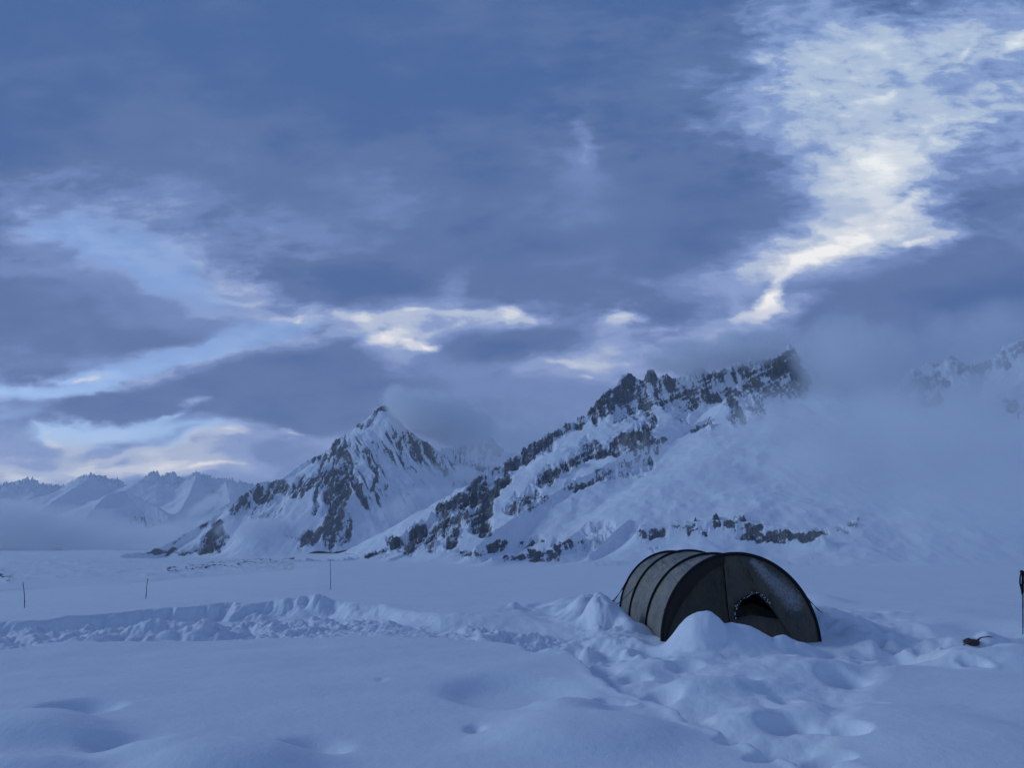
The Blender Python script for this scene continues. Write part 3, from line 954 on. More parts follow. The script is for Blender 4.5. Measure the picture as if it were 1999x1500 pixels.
peak_A = [
    dict(pts=[(240, 1085, 3900), (285, 1080, 3950), (320, 1066, 4050), (360, 1045, 4150), (402, 1020, 4200), (430, 1000, 4230), (455, 982, 4250), (500, 946, 4300), (545, 938, 4350),
              (565, 925, 4370), (590, 905, 4400), (605, 898, 4410), (640, 880, 4440), (672, 854, 4460), (700, 832, 4490), (722, 811, 4500), (738, 797, 4500), (751, 788, 4500), (755, 800, 4503), (757, 817, 4508),
              (768, 838, 4540), (800, 845, 4600), (840, 868, 4650), (868, 895, 4700), (880, 915, 4720), (900, 925, 4750), (930, 950, 4780), (980, 985, 4800)], prof=(1.3, 80, 0.80), jag=14),
    dict(pts=[(672, 856, 4455), (672, 885, 4370), (662, 920, 4290), (650, 960, 4200), (645, 1000, 4110), (620, 1040, 4020), (590, 1072, 3930)], prof=(1.5, 70, 0.75), jag=14),
    dict(pts=[(672, 870, 4400), (700, 930, 4270), (690, 990, 4130), (672, 1040, 4010)], prof=(1.4, 40, 0.8), jag=10),
    dict(pts=[(500, 948, 4295), (470, 975, 4200), (430, 1030, 4060), (395, 1075, 3920)], prof=(1.3, 60, 0.7), jag=12),
    dict(pts=[(880, 905, 4600), (884, 930, 4540), (905, 960, 4480)], prof=(1.8, 40, 0.9), jag=12),
    dict(pts=[(820, 900, 5300), (895, 862, 5400), (930, 828, 5500), (955, 845, 5500), (985, 880, 5500), (1060, 900, 5500), (1150, 890, 5500)], prof=(2.0, 160, 0.8), jag=40),
]
caps_A = [
    (735, 800, 752, 798, 8, 0.9), (705, 832, 735, 812, 7, 0.55), (600, 899, 608, 896, 7, 0.85), (655, 880, 672, 868, 14, 0.9), (640, 900, 650, 935, 22, 1), (668, 900, 672, 960, 14, 1),
    (650, 950, 655, 1000, 18, 0.9), (622, 930, 615, 1000, 6, 0.9), (660, 1000, 650, 1050, 24, 0.95), (618, 1040, 600, 1055, 18, 0.95), (680, 1010, 676, 1045, 14, 0.9),
    (685, 900, 700, 960, 8, 1), (700, 950, 712, 985, 7, 0.9), (715, 880, 738, 940, 6, 0.85), (735, 930, 728, 950, 6, 0.8), (745, 940, 752, 955, 3, .7), (728, 860, 742, 885, 4, 0.7),
    (770, 845, 800, 905, 7, 0.6), (790, 850, 825, 900, 7, 0.6), (810, 858, 848, 900, 6, 0.55), (835, 870, 870, 915, 9, 0.7), (868, 915, 872, 935, 7, 0.9), (880, 925, 885, 945, 7, 0.7),
    (785, 960, 812, 970, 5, 0.5), (500, 955, 520, 975, 14, 1), (470, 985, 480, 975, 14, 0.85), (530, 945, 580, 960, 16, 0.6), (580, 950, 630, 930, 14, 0.65), (500, 1000, 540, 990, 16, 0.45),
    (455, 995, 465, 985, 10, 0.9), (425, 1030, 400, 1075, 12, 1), (440, 1040, 425, 1072, 9, 0.9), (375, 1080, 395, 1060, 6, 0.8), (285, 1079, 345, 1080, 8, 1.3), (345, 1082, 375, 1080, 6, 1.3),
    (335, 1062, 360, 1042, 4, 0.7), (390, 1025, 415, 1010, 6, 0.6), (900, 890, 925, 850, 22, 0.7), (935, 850, 960, 880, 22, 0.7), (930, 900, 960, 920, 18, 0.6), (895, 930, 905, 950, 12, 0.5),
    (560, 1045, 600, 1060, 4, 0.4),
]
massif('peak', -36, 8, 900, 3500, 5800, 420, peak_A, caps_A, MAT_ROCK_A, -80, (260, 60), (240, 60), 400, rock_slope=(0.8, 1.5),
       streak=(R(32), 70, 9, (690, 900)))

range_F = [
    dict(pts=[(-600, 930, 13000), (-300, 960, 13000), (-100, 945, 13000), (0, 946, 13000), (35, 938, 13000), (62, 936, 12900), (85, 945, 13000), (130, 948, 13000), (152, 936, 12800), (178, 926, 12600), (200, 930, 12600), (228, 936, 12700), (255, 952, 12800),
              (280, 935, 12500), (300, 920, 12400), (318, 930, 12400), (338, 922, 12400), (362, 938, 12400), (385, 921, 12400), (410, 932, 12300), (440, 936, 12200), (480, 942, 12200), (540, 960, 12200), (640, 990, 12200)],
         prof=(0.9, 250, 0.42), jag=85),
    dict(pts=[(165, 1010, 9500), (210, 965, 10200), (245, 958, 10400), (300, 985, 10000), (330, 1010, 9600)], prof=(0.7, 150, 0.42), jag=20),
    dict(pts=[(385, 925, 12300), (370, 965, 11300), (350, 1000, 10200), (300, 1020, 9400)], prof=(0.8, 150, 0.42), jag=25),
    dict(pts=[(440, 938, 12200), (450, 980, 11000), (400, 1010, 10000), (380, 1045, 9000)], prof=(0.8, 150, 0.42), jag=25),
    dict(pts=[(180, 930, 12500), (110, 975, 11500), (60, 1010, 10500), (-60, 1030, 9800)], prof=(0.8, 150, 0.4), jag=25),
]
caps_F = [(260, 1020, 295, 1026, 4, 0.9), (420, 960, 430, 968, 4, 0.8), (165, 1006, 172, 1002, 3, 0.8), (300, 925, 320, 935, 4, 0.35), (20, 1045, 45, 1048, 4, 0.5),
          (0, 1073, 40, 1072, 2.5, 1), (55, 1072, 75, 1069, 2.5, 1), (105, 1073, 118, 1074, 1.5, 0.9), (240, 1060, 300, 1058, 2.5, 0.6), (330, 935, 400, 945, 6, 0.25)]
massif('far_range', -46, -10, 620, 7500, 14500, 330, range_F, caps_F, MAT_ROCK_F, -90, (520, 150), (800, 190), 600, rock_slope=(0.7, 1.3))

# ------------------------------------------------------------------ small-object helpers
import bmesh


def mesh_obj(name, verts, faces, mat, parent=None, smooth=True, attrs=None):
    me = bpy.data.meshes.new(name)
    me.from_pydata([tuple(v) for v in verts], [], faces)
    me.update()
    if smooth:
        me.polygons.foreach_set('use_smooth', [True] * len(me.polygons))
    for k, v in (attrs or {}).items():
        at = me.attributes.new(k, 'FLOAT', 'POINT')
        at.data.foreach_set('value', np.asarray(v, np.float32))
    me.materials.append(mat)
    o = bpy.data.objects.new(name, me)
    COL.objects.link(o)
    if parent:
        o.parent = parent
    return o


def tube_geo(pts, rad, n=8, flat=1.0):
    """round tube along points; rad a number or one per point"""
    pts = [Vector(p) for p in pts]
    V, Fc = [], []
    up = Vector((0, 0, 1))
    prev = None
    for i, p in enumerate(pts):
        d = (pts[min(i + 1, len(pts) - 1)] - pts[max(i - 1, 0)]).normalized()
        if prev is None:
            a = d.cross(up)
            if a.length < 0.1:
                a = d.cross(Vector((1, 0, 0)))
        else:
            a = prev - d * prev.dot(d)
        a.normalize()
        prev = a
        b = d.cross(a)
        r = rad[i] if hasattr(rad, '__len__') else rad
        for k in range(n):
            t = 2 * math.pi * k / n
            V.append(p + a * (math.cos(t) * r) + b * (math.sin(t) * r * flat))
    for i in range(len(pts) - 1):
        for k in range(n):
            Fc.append((i * n + k, i * n + (k + 1) % n, (i + 1) * n + (k + 1) % n, (i + 1) * n + k))
    Fc.append(tuple(reversed(range(n))))
    Fc.append(tuple(range((len(pts) - 1) * n, len(pts) * n)))
    return V, Fc


def join(*geos):
    V, Fc = [], []
    for v, f in geos:
        o = len(V)
        V += list(v)
        Fc += [tuple(i + o for i in q) for q in f]
    return V, Fc


def simple_mat(name, col, rough=0.7, noise=0.0, nscale=20.0, bump=0.0, spec=0.3):
    m, t, p, out = new_mat(name)
    tcn = t.n('ShaderNodeTexCoord')
    nz = t.noise(tcn.outputs['Object'], nscale, 4, 0.6)
    lo = tuple(c * (1 - noise) for c in col[:3]) + (1,)
    hi = tuple(min(1, c * (1 + noise)) for c in col[:3]) + (1,)
    t.link(t.mix(nz, lo, hi), p.inputs['Base Color'])
    p.inputs['Roughness'].default_value = rough
    p.inputs['Specular IOR Level'].default_value = spec
    if bump:
        b = t.n('ShaderNodeBump')
        b.inputs['Strength'].default_value = 0.6
        b.inputs['Distance'].default_value = bump
        t.link(nz, b.inputs['Height'])
        t.link(b.outputs[0], p.inputs['Normal'])
    return m


def fabric_mat(name, col, frost_col=(0.55, 0.58, 0.62, 1), nscale=30.0):
    """tent cloth: base colour, frost by attribute broken up by fine noise, soft crease bump"""
    m, t, p, out = new_mat(name)
    tcn = t.n('ShaderNodeTexCoord')
    ob = tcn.outputs['Object']
    at = t.n('ShaderNodeAttribute', attribute_name='frost')
    n1 = t.noise(ob, nscale, 5, 0.7)
    n2 = t.noise(ob, 3.0, 4, 0.6)
    f = t.mapr(t.math('ADD', at.outputs['Fac'], t.math('MULTIPLY', t.math('SUBTRACT', n1, 0.5), 1.1)), 0.28, 0.85)
    c0 = (col[0] * 0.70, col[1] * 0.78, col[2] * 0.92, 1)
    c1 = (col[0] * 1.30, col[1] * 1.18, col[2] * 1.02, 1)
    n2 = t.mapr(n2, 0.3, 0.7)
    t.link(t.mix(t.math('MULTIPLY', f, 0.42), t.mix(n2, c0, c1), frost_col), p.inputs['Base Color'])
    p.inputs['Roughness'].default_value = 0.55
    p.inputs['Specular IOR Level'].default_value = 0.35
    mp = t.n('ShaderNodeMapping')
    t.link(ob, mp.inputs[0])
    mp.inputs['Rotation'].default_value = (0.3, 0.5, 0.4)
    mp.inputs['Scale'].default_value = (9, 2.0, 3.0)
    cr = t.noise(mp.outputs[0], 1.0, 4, 0.55)
    b = t.n('ShaderNodeBump')
    b.inputs['Strength'].default_value = 0.9
    b.inputs['Distance'].default_value = 0.11
    t.link(cr, b.inputs['Height'])
    t.link(b.outputs[0], p.inputs['Normal'])
    return m


# ------------------------------------------------------------------ tunnel tent
M_CANOPY = fabric_mat('tent_canopy_cloth', (0.205, 0.192, 0.160, 1))
M_FRONT = fabric_mat('tent_front_cloth', (0.088, 0.077, 0.053, 1), nscale=26)
M_DOOR_SHADED = fabric_mat('tent_door_shaded_cloth', (0.050, 0.046, 0.028, 1))  # darker than the front cloth: shade on the recessed half is in the colour
M_BLACK = simple_mat('tent_black_webbing', (0.010, 0.010, 0.012), 0.8, 0.3)
M_INNER_SHADE = simple_mat('tent_inner_shade', (0.006, 0.005, 0.005), 0.9, 0.2)
M_CORD = simple_mat('guy_cord', (0.03, 0.03, 0.035), 0.8, 0.2)
M_FROST = simple_mat('rime_frost', (0.75, 0.78, 0.82), 0.8, 0.1, 40)

FLOOR = -0.12
tent = bpy.data.objects.new('tunnel_tent', None)
COL.objects.link(tent)
tent.location = (TENT.x, TENT.y, FLOOR)
tag(tent, 'dark olive tunnel tent with four black hoops, pitched in a pit dug in the snow', 'tent')

HOOPS = [(0.0, 1.245, 1.385), (1.32, 1.25, 1.37), (3.05, 1.24, 1.40), (4.55, 1.18, 1.36)]
DRIFT = -0.02


def hoop_pt(s, th, k=1.0):
    i = 0
    while i < len(HOOPS) - 2 and s > HOOPS[i + 1][0]:
        i += 1
    a, b = HOOPS[i], HOOPS[i + 1]
    f = min(1, max(0, (s - a[0]) / (b[0] - a[0])))
    wv = a[1] + (b[1] - a[1]) * f
    hv = a[2] + (b[2] - a[2]) * f
    sag = 1 - 0.05 * math.sin(math.pi * f) ** 0.8 * (0.35 + 0.65 * abs(math.sin(th))) if 0 < f < 1 else 1
    return Vector((-math.cos(th) * wv * sag * k + DRIFT * s, s, math.sin(th) * hv * sag * k))


def build_canopy():
    ns, nt = 100, 110
    s = np.linspace(0, HOOPS[-1][0], ns)
    V, fr = [], []
    wr = fbm(np.repeat(s[:, None], nt, 1) * 1.6 + np.linspace(0, 6, nt)[None, :] * 0.9, np.repeat(np.linspace(0, 7, nt)[None, :], ns, 0) * 0.8, 4, 301)
    for i in range(ns):
        for j in range(nt):
            th = math.pi * j / (nt - 1)
            p = hoop_pt(s[i], th)
            nrm = Vector((-math.cos(th), 0, math.sin(th)))
            edge = min(abs(s[i] - h[0]) for h in HOOPS)
            V.append(p + nrm * (0.075 * wr[i, j] * min(1, edge / 0.25)))
            fr.append(0.10 + 0.22 * max(0, math.sin(th)) + 0.25 * wr[i, j])
    Fc = [(i * nt + j, i * nt + j + 1, (i + 1) * nt + j + 1, (i + 1) * nt + j) for i in range(ns - 1) for j in range(nt - 1)]
    return mesh_obj('canopy', V, Fc, M_CANOPY, tent, attrs={'frost': fr})


build_canopy()
for hi, (s, wv, hv) in enumerate(HOOPS):
    pts = [hoop_pt(s, math.pi * k / 60, 1.012) for k in range(61)]
    v, f = tube_geo(pts, 0.030 if hi == 0 else 0.021, 8)
    # stitched hem beside the sleeve
    for e in (-1, 1):
        v2, f2 = tube_geo([hoop_pt(s, math.pi * k / 60, 1.004) + Vector((0, e * 0.030, 0)) for k in range(61)], 0.006, 5)
        v, f = join((v, f), (v2, f2))
    mesh_obj('pole_sleeve', v, f, M_BLACK, tent)


def fl(px, py, y=None):
    """photograph pixel -> tent-local x, z on the plane of the front hoop"""
    d = DIR(px, py)
    t = (y or TENT.y) / d.y
    return d.x * t - TENT.x, EYE + d.z * t - FLOOR


W0, H0 = HOOPS[0][1], HOOPS[0][2]
HOLE = [fl(1429, 1192), fl(1446, 1168), fl(1472, 1157), fl(1486, 1170), fl(1502, 1186), fl(1514, 1208), fl(1490, 1204), fl(1462, 1200), fl(1430, 1206)]
SEAM_X = fl(1412, 1090)[0]


def inside(poly, x, z):
    c = False
    n = len(poly)
    for i in range(n):
        x1, z1 = poly[i]
        x2, z2 = poly[(i + 1) % n]
        if (z1 > z) != (z2 > z) and x < (x2 - x1) * (z - z1) / (z2 - z1) + x1:
            c = not c
    return c


def front_pt(x, t):
    q = max(0.0, 1 - (x / W0) ** 2)
    zt = H0 * math.sqrt(q)
    z = zt * (1 - t)
    return Vector((x, -0.26 * q ** 0.6 * t ** 1.25, z))


def pleat(x, z):
    """creases fan from the apex to the gathered top of the vent"""
    o = 0.0
    for (ax, ay, bx, by, a, wd) in [(1414, 1088, 1432, 1198, .020, .018), (1424, 1092, 1462, 1150, .018, .020), (1440, 1095, 1474, 1156, .030, .018), (1452, 1098, 1480, 1156, .022, .02),
                                    (1500, 1172, 1540, 1250, .035, .03), (1430, 1100, 1466, 1155, -.015, .015), (1475, 1158, 1428, 1176, .02, .02), (1474, 1156, 1500, 1174, .02, .02)]:
        A, B = fl(ax, ay), fl(bx, by)
        dx, dz = B[0] - A[0], B[1] - A[1]
        t = max(0, min(1, ((x - A[0]) * dx + (z - A[1]) * dz) / (dx * dx + dz * dz)))
        d = math.hypot(x - A[0] - t * dx, z - A[1] - t * dz)
        o += a * math.exp(-(d / wd) ** 2)
    return o


def build_front(name, xa, xb, nx, nt, mat, back=0.0):
    V, fr = [], []
    fc = fl(1512, 1135)
    for i in range(nx):
        x = xa + (xb - xa) * i / (nx - 1)
        for j in range(nt):
            p = front_pt(x, j / (nt - 1))
            k = min(1, 6 * (j / (nt - 1)))
            p.y -= pleat(p.x, p.z) * k - back * k
            p.y += 0.03 * k * math.sin(p.x * 2.6 + 1) * math.sin(p.z * 3.0)
            V.append(p)
            # hoar frost lying in a slanting patch on the right shoulder
            A, B = fl(1470, 1098), fl(1545, 1172)
            dx, dz = B[0] - A[0], B[1] - A[1]
            t = max(0, min(1, ((p.x - A[0]) * dx + (p.z - A[1]) * dz) / (dx * dx + dz * dz)))
            d = math.hypot(p.x - A[0] - t * dx, p.z - A[1] - t * dz)
            wd = 0.07 + 0.15 * t
            fr.append(0.50 * math.exp(-(d / wd) ** 2.5) + 0.16 * math.exp(-(d / 0.4) ** 2) + 0.02)
    Fc = []
    for i in range(nx - 1):
        for j in range(nt - 1):
            q = (i * nt + j, i * nt + j + 1, (i + 1) * nt + j + 1, (i + 1) * nt + j)
            c = (V[q[0]] + V[q[2]]) / 2
            if name == 'front_panel' and inside(HOLE, c.x, c.z + 0.0):
                continue
            Fc.append(q)
    return mesh_obj(name, V, Fc, mat, tent, attrs={'frost': fr})


build_front('front_panel', SEAM_X, W0, 300, 200, M_FRONT)
build_front('door_panel', -W0, SEAM_X, 90, 90, M_DOOR_SHADED, 0.05)
# dark valance: broad band inside the left half of the front hoop
V, Fc = [], []
for k in range(49):
    th = (math.acos(max(-1, min(1, -SEAM_X / W0)))) * k / 48
    bw = 0.055 + 0.15 * math.sin(min(1, k / 26) * math.pi / 2) * (1 - 0.55 * max(0, (k - 26) / 22) ** 1.5)
    for e in range(5):
        q = 1.0 - bw * e / 4 / 1.4
        z = math.sin(th) * H0 * q
        x = -math.cos(th) * W0 * q
        V.append(Vector((x, -0.03 - 0.12 * (1 - q) - 0.02 * math.sin(e), z)))
for k in range(48):
    for e in range(4):
        a = k * 5 + e
        Fc.append((a, a + 1, a + 6, a + 5))
mesh_obj('valance', V, Fc, simple_mat('valance_cloth', (0.024, 0.020, 0.016), 0.8, 0.2), tent)
# rear wall
V = [Vector((DRIFT * 4.55, 4.75, 0.5))]
V += [hoop_pt(4.55, math.pi * k / 40) for k in range(41)]
mesh_obj('rear_panel', V, [(0, k + 2, k + 1) for k in range(40)], M_CANOPY, tent, attrs={'frost': [0.1] * 42})
# flat near-black sheet behind the torn vent: interior shade put into its colour
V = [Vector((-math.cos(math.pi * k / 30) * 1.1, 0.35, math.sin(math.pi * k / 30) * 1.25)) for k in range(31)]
mesh_obj('inner_shade_sheet', V, [tuple(range(31))], M_INNER_SHADE, tent, smooth=False)
# loose flap sagging inside the opening
V, nU, nV = [], 24, 14
for i in range(nU):
    for j in range(nV):
        a_, b_ = i / (nU - 1), j / (nV - 1)
        x, z = fl(1428 + 88 * a_, 1208 - 26 * b_ * (0.4 + 0.6 * math.sin(math.pi * a_)))
        V.append(Vector((x, 0.02 + 0.16 * b_ + 0.025 * math.sin(9 * a_ + 3 * b_), z + 0.012 * math.sin(14 * a_))))
mesh_obj('vent_flap', V, [(i * nV + j, i * nV + j + 1, (i + 1) * nV + j + 1, (i + 1) * nV + j) for i in range(nU - 1) for j in range(nV - 1)], M_DOOR_SHADED, tent, attrs={'frost': [0.05] * len(V)})
# frosted, frayed hem of the vent
hem = [fl(1428, 1207), fl(1462, 1201), fl(1490, 1205), fl(1514, 1209), fl(1502, 1187), fl(1487, 1171), fl(1472, 1156), fl(1446, 1167), fl(1429, 1191), fl(1428, 1207)]
hemc = []
for x, z in hem:
    zt = H0 * math.sqrt(max(0, 1 - (x / W0) ** 2))
    hemc.append(front_pt(x, 1 - z / zt) + Vector((0, -0.028, 0)))
v, f = tube_geo(hemc, 0.011, 6)
mesh_obj('opening_edge', v, f, M_FRONT, tent, attrs={'frost': [0.2] * len(v)})
hem = [fl(1428, 1206), fl(1427, 1190), fl(1436, 1174), fl(1450, 1166), fl(1462, 1158), fl(1473, 1156), fl(1482, 1164), fl(1492, 1172), fl(1500, 1178)]
hp3 = []
for x, z in hem:
    zt = H0 * math.sqrt(max(0, 1 - (x / W0) ** 2))
    p = front_pt(x, 1 - z / zt)
    hp3.append(p + Vector((0, -0.05, 0)))
v, f = tube_geo(hp3, 0.014, 6)
mesh_obj('vent_hem', v, f, M_BLACK, tent)
rr_ = random.Random(5)
geos = []
for i in range(len(hp3) - 1):
    for k in range(5):
        p = hp3[i].lerp(hp3[i + 1], rr_.random()) + Vector((rr_.gauss(0, .012), -0.012, rr_.gauss(0, .012)))
        s = rr_.uniform(0.004, 0.013)
        vv = [p + Vector(d) * s for d in ((1, 0, 0), (-1, 0, 0), (0, 1, 0), (0, -1, 0), (0, 0, 1), (0, 0, -1))]
        geos.append((vv, [(0, 2, 4), (2, 1, 4), (1, 3, 4), (3, 0, 4), (2, 0, 5), (1, 2, 5), (3, 1, 5), (0, 3, 5)]))
v, f = join(*geos)
fc_ = mesh_obj('frost_crumbs', v, f, M_FROST, tent)
tag(fc_, kind='stuff')
# fold of cloth hanging from the vent
v, f = tube_geo([Vector((fl(a, b)[0], -0.10 - 0.1 * i / 4 - 0.14 * (i / 4) ** 2, fl(a, b)[1])) for i, (a, b) in enumerate([(1497, 1176), (1508, 1192), (1519, 1212), (1530, 1232), (1541, 1252)])],
                [0.012, 0.014, 0.016, 0.018, 0.02], 6)
mesh_obj('cloth_fold', v, f, M_FRONT, tent, attrs={'frost': [0.1] * len(v)})


def gz_ray(px, py):
    """first snow met along the sight line through that pixel"""
    dd = DIR(px, py)
    t_ = 6.0
    while t_ < 60:
        p = Vector((dd.x * t_, dd.y * t_, EYE + dd.z * t_))
        if p.z <= ground_z(p.x, p.y):
            return p
        t_ += 0.04
    return ONZ(px, py)


def gz(px, py):
    """where the sight line through that pixel meets the snow"""
    z = 0.0
    for _ in range(6):
        p = ONZ(px, py, z)
        z = 0.5 * z + 0.5 * ground_z(p.x, p.y)
    return ONZ(px, py, z)


for (s, th, gx, gy) in [(4.55, 34, 1186, 1192), (4.55, 26, 1184, 1185), (3.05, 30, 1188, 1194), (1.32, 20, 1262, 1220), (0.0, 24, 1268, 1222),
                        (0.0, 142, 1612, 1206), (0.0, 150, 1618, 1205), (1.32, 150, 1621, 1204)]:
    a = hoop_pt(s, R(th), 1.02)
    g = gz(gx, gy)
    b = Vector((g.x - TENT.x, g.y - TENT.y, g.z - FLOOR))
    pts = [a.lerp(b, k / 8) - Vector((0, 0, 0.03 * math.sin(math.pi * k / 8))) for k in range(9)]
    gl_ = join(tube_geo(pts, 0.007, 5), tube_geo([a.lerp(b, 0.7), a.lerp(b, 0.74)], 0.018, 5))
    mesh_obj('guy_line', gl_[0], gl_[1], M_CORD, tent)

# ------------------------------------------------------------------ marker wands
M_WAND = simple_mat('dark_cane', (0.020, 0.019, 0.018), 0.7, 0.3)


def wand(px0, py0, px1, py1, bend, rad, knob, label):
    g = gz(px0, py0)
    d = DIR(px1, py1)
    t = g.y / d.y
    top = Vector((d.x * t, g.y, EYE + d.z * t)) - g
    pts = []
    for k in range(15):
        f_ = k / 14
        pts.append(Vector((top.x * f_ + bend * math.sin(math.pi * f_), 0.01 * math.sin(5 * f_), -0.15 + (top.z + 0.15) * f_)))
    geo = tube_geo(pts, [rad * (1.15 - 0.4 * k / 14) * (1.35 if k % 4 == 0 else 1) for k in range(15)], 8)
    if knob:
        geo = join(geo, tube_geo([pts[-1] + Vector((0, 0, z)) for z in (-0.03, -0.015, 0.01, 0.02)], [0.5 * knob, knob, knob, 0.3 * knob], 8))
    o = mesh_obj('marker_wand', geo[0], geo[1], M_WAND)
    o.location = g
    tag(o, label, 'wand', 'thin marker wands standing in the snowfield')
    return o


wand(48.5, 1181, 45, 1136, 0.02, 0.011, 0, 'short dark wand leaning left in smooth snow, nearest the left edge of the photo')
wand(285, 1166, 288.5, 1132, -0.012, 0.012, 0.022, 'short dark wand with a knob on top, standing at the shovelled rim of the trench')
wand(645.5, 1150, 644.5, 1093, 0.01, 0.010, 0, 'tallest thin grey wand, upright beside the small snow heap behind the trench')

# ------------------------------------------------------------------ trekking pole at the right edge
pole = bpy.data.objects.new('trekking_pole', None)
COL.objects.link(pole)
PY = 12.2
d = DIR(1996.0, 1240)
pole.location = ((1996.0 - 999.5) / F * (PY * CP - 1.55 * SP), PY, ground_z((1996.0 - 999.5) / F * (PY * CP - 1.55 * SP), PY))
pole.rotation_euler = (0, R(8), 0)
tag(pole, 'black trekking pole planted upright in the snow with its wrist strap hanging down', 'trekking pole')
pz = pole.location.z
topz = EYE + DIR(1998, 1114).z * PY / DIR(1998, 1114).y - pz
M_SHAFT = simple_mat('pole_shaft_metal', (0.03, 0.032, 0.04), 0.4, 0.1, spec=0.5)
M_GRIP = simple_mat('pole_grip_foam', (0.010, 0.010, 0.012), 0.85, 0.2, 60, 0.004)
zs = [-0.25, 0.25, 0.26, 0.55, 0.56, topz - 0.2]
v, f = tube_geo([(0, 0, z) for z in zs], [0.007, 0.007, 0.009, 0.009, 0.011, 0.011], 10)
mesh_obj('shaft', v, f, M_SHAFT, pole)
zs = [topz - 0.34, topz - 0.33, topz - 0.2, topz - 0.19, topz - 0.12, topz - 0.04, topz - 0.01, topz]
v, f = tube_geo([(0, 0, z) for z in zs], [0.013, 0.017, 0.016, 0.020, 0.017, 0.022, 0.024, 0.012], 12)
v2, f2 = tube_geo([(0.03, 0, topz - 0.02), (-0.02, 0, topz - 0.005), (-0.045, 0, topz - 0.02)], [0.014, 0.018, 0.010], 10)
v, f = join((v, f), (v2, f2))
mesh_obj('grip', v, f, M_GRIP, pole)
st = [(0.0, 0, topz - 0.03), (-0.035, -0.01, topz - 0.03), (-0.052, -0.015, topz - 0.10), (-0.055, -0.015, topz - 0.19), (-0.045, -0.015, topz - 0.24), (-0.03, -0.015, topz - 0.30), (-0.024, -0.014, topz - 0.37)]
v, f = tube_geo(st, [0.009, 0.011, 0.014, 0.016, 0.017, 0.014, 0.010], 8, 0.35)
st2 = [(-0.005, -0.012, topz - 0.05), (-0.012, -0.02, topz - 0.12), (-0.022, -0.02, topz - 0.2), (-0.04, -0.018, topz - 0.24)]
v2, f2 = tube_geo(st2, 0.010, 8, 0.35)
v, f = join((v, f), (v2, f2))
mesh_obj('strap', v, f, M_GRIP, pole)
v, f = tube_geo([(0, 0, z) for z in (0.0, 0.008, 0.016)], [0.012, 0.045, 0.012], 14)
mesh_obj('basket', v, f, M_GRIP, pole)

# ------------------------------------------------------------------ half-buried stuff sack
g = gz_ray(1894, 1259)
sack = bpy.data.objects.new('stuff_sack', None)
COL.objects.link(sack)
sack.location = g
tag(sack, 'crumpled brown red cloth bag half buried under a slab of snow', 'bag')
M_SACK = simple_mat('maroon_cloth', (0.11, 0.065, 0.060), 0.8, 0.5, 14, 0.02)
me = ico_mesh_early = None
bm = bmesh.new()
bmesh.ops.create_icosphere(bm, subdivisions=5, radius=1.0)
co = np.array([v.co[:] for v in bm.verts])
n_ = fbm(co[:, 0] * 1.4 + co[:, 2], co[:, 1] * 1.4 + 3, 4, 501)
n2_ = ridged(co[:, 0] * 1.7, co[:, 2] * 2.2 + co[:, 1], 4, 503)
for i, v in enumerate(bm.verts):
    k = 1 + 0.35 * n_[i] + 0.22 * (n2_[i] - 0.4)
    v.co = Vector((v.co.x * 0.125 * k, v.co.y * 0.10 * k, v.co.z * 0.060 * k))
me = bpy.data.meshes.new('body')
bm.to_mesh(me)
bm.free()
me.polygons.foreach_set('use_smooth', [True] * len(me.polygons))
me.materials.append(M_SACK)
body = bpy.data.objects.new('body', me)
COL.objects.link(body)
body.parent = sack
body.location = (0.02, 0.02, 0.02)
v, f = tube_geo([(-0.02, -0.12, 0.06), (-0.08, -0.13, 0.05), (-0.13, -0.12, 0.035), (-0.155, -0.1, 0.0)], 0.012, 6, 0.6)
mesh_obj('handle', v, f, M_SACK, sack)
v, f = tube_geo([(0.08, -0.05, 0.06), (0.14, -0.04, 0.10), (0.26, -0.02, 0.11), (0.36, 0.02, 0.10), (0.46, 0.03, 0.07)], [0.014, 0.008, 0.007, 0.006, 0.004], 6)
mesh_obj('drawcord', v, f, M_CORD, sack)

# ------------------------------------------------------------------ air: even haze, then banks of mist on the slopes
def haze_box(x0, x1, y0, y1, z0, z1, dens):
    me = bpy.data.meshes.new('haze')
    v = [(x, y, z) for x in (x0, x1) for y in (y0, y1) for z in (z0, z1)]
    f = [(0, 1, 3, 2), (4, 6, 7, 5), (0, 4, 5, 1), (2, 3, 7, 6), (0, 2, 6, 4), (1, 5, 7, 3)]
    me.from_pydata(v, [], f)
    m = bpy.data.materials.new('haze')
    m.use_nodes = True
    m.node_tree.nodes.clear()
    t = NT(m.node_tree)
    out = t.n('ShaderNodeOutputMaterial')
    p = t.n('ShaderNodeVolumePrincipled')
    p.inputs['Color'].default_value = (0.995, 0.998, 1.0, 1)
    p.inputs['Density'].default_value = dens
    p.inputs['Anisotropy'].default_value = 0.2
    t.link(p.outputs[0], out.inputs[1])
    m.cycles.homogeneous_volume = True
    me.materials.append(m)
    o = bpy.data.objects.new('haze', me)
    COL.objects.link(o)
    tag(o, kind='stuff')
    return o


haze_box(-15200, 15200, -15200, 15200, -160, 1420, 3.0e-5)


def ico_mesh(name, sub=3):
    import bmesh
    bm = bmesh.new()
    bmesh.ops.create_icosphere(bm, subdivisions=sub, radius=1.0)
    me = bpy.data.meshes.new(name)
    bm.to_mesh(me)
    bm.free()
    return me


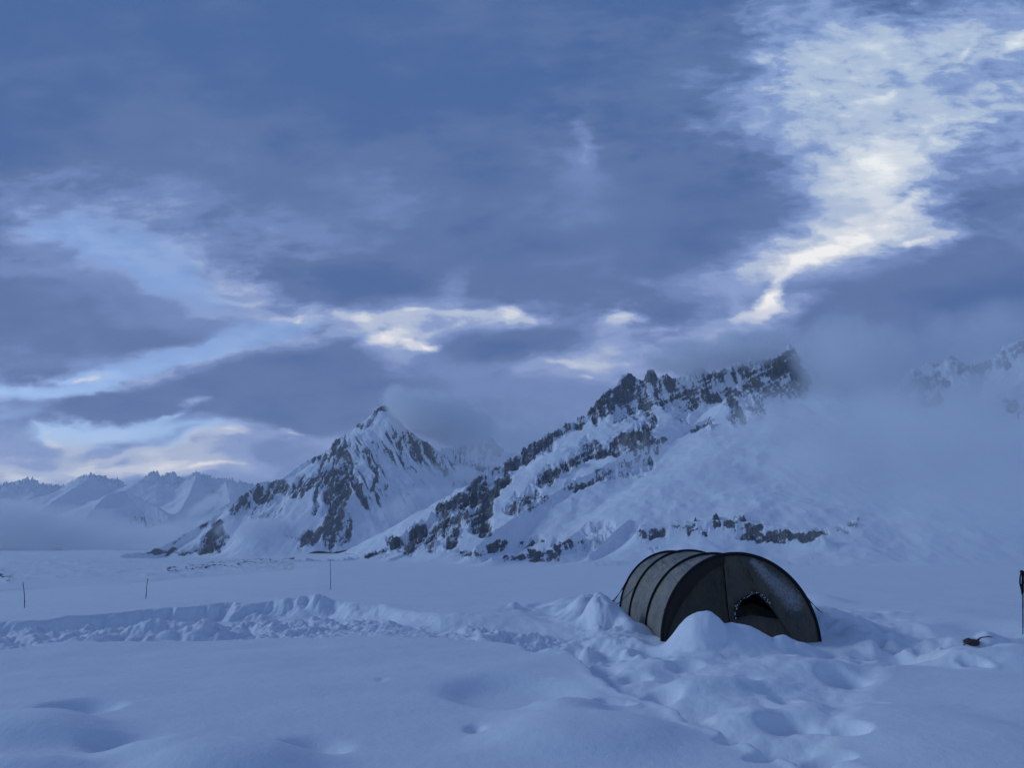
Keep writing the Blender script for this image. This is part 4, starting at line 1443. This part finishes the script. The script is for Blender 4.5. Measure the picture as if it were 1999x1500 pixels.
def mist(px, py, dist, hw, hh, hd, rot, dens, nscale, soft=0.75, cut=0.0, lean=0.0, seed=0.0, amp=1.0):
    """a bank of cloud: centre by bearing, half width / height in photo px at that range, half depth in m"""
    c = AT(px, py, dist)
    k = dist / F
    me = ico_mesh('mist')
    o = bpy.data.objects.new('mist', me)
    COL.objects.link(o)
    o.location = c
    o.scale = (hw * k, hd, hh * k)
    o.rotation_euler = (0, R(-rot), -math.atan2(c.x, c.y) + R(lean))
    m = bpy.data.materials.new('mist')
    m.use_nodes = True
    m.node_tree.nodes.clear()
    t = NT(m.node_tree)
    out = t.n('ShaderNodeOutputMaterial')
    tcn = t.n('ShaderNodeTexCoord')
    ob = tcn.outputs['Object']
    g = t.n('ShaderNodeNewGeometry')
    nz = t.noise(t.vmath('ADD', g.outputs['Position'], (seed * 1000, 0, 0)), 1.0 / nscale, 4, 0.62)
    rad = t.vmath('LENGTH', ob)
    base = t.math('SUBTRACT', 1.0, rad)
    base = t.math('ADD', base, t.math('MULTIPLY', t.math('SUBTRACT', nz, 0.5 + cut), 1.9 * amp))
    dn = t.mapr(base, 0.0, soft, 0.0, dens)
    dn = t.math('MULTIPLY', dn, t.mapr(rad, 1.0, 0.8))
    p = t.n('ShaderNodeVolumePrincipled')
    p.inputs['Color'].default_value = (0.995, 0.998, 1.0, 1)
    p.inputs['Anisotropy'].default_value = 0.0
    t.link(dn, p.inputs['Density'])
    t.link(p.outputs[0], out.inputs[1])
    me.materials.append(m)
    tag(o, kind='stuff')
    return o


# centre px, py, range, half w, half h, half depth, tilt, density, noise size
mist(1830, 910, 1950, 460, 205, 420, -6, 0.0060, 300, 0.7, 0.02, seed=1, amp=1.2)
mist(1500, 930, 1830, 340, 90, 260, 14, 0.0050, 190, 0.7, 0.04, seed=2, amp=1.4)
mist(1665, 735, 2350, 130, 140, 250, 0, 0.0075, 200, 0.7, 0.0, seed=3, amp=1.3)
mist(1890, 710, 2450, 270, 115, 250, 0, 0.0042, 220, 0.7, 0.0, seed=15, amp=1.4)
mist(1400, 690, 2400, 175, 40, 180, 4, 0.0150, 100, 0.6, 0.0, seed=4, amp=1.4)
mist(1250, 890, 1800, 130, 36, 120, 20, 0.0040, 110, 0.7, 0.06, seed=5, amp=1.6)
mist(1900, 1000, 1500, 380, 110, 260, 0, 0.0024, 240, 0.9, 0.0, seed=6)
mist(860, 812, 4250, 135, 55, 300, -20, 0.0150, 240, 0.6, -0.04, seed=7, amp=1.3)
mist(980, 850, 4500, 170, 90, 400, 0, 0.0030, 300, 0.7, -0.02, seed=8, amp=1.3)
mist(790, 1005, 3800, 150, 50, 260, 14, 0.0085, 200, 0.7, 0.05, seed=9, amp=1.7)
mist(865, 955, 4100, 100, 55, 260, 0, 0.0075, 200, 0.8, 0.02, seed=10, amp=1.6)
mist(500, 1035, 3800, 80, 30, 160, 0, 0.0110, 120, 0.7, 0.02, seed=11, amp=1.5)
mist(405, 985, 3950, 75, 18, 160, 36, 0.0090, 120, 0.7, 0.02, seed=12, amp=1.4)
mist(60, 1035, 7900, 290, 50, 700, -4, 0.0050, 500, 0.6, 0.0, seed=13, amp=1.2)
mist(350, 1030, 7400, 190, 24, 600, 12, 0.0024, 400, 0.8, 0.02, seed=14, amp=1.4)
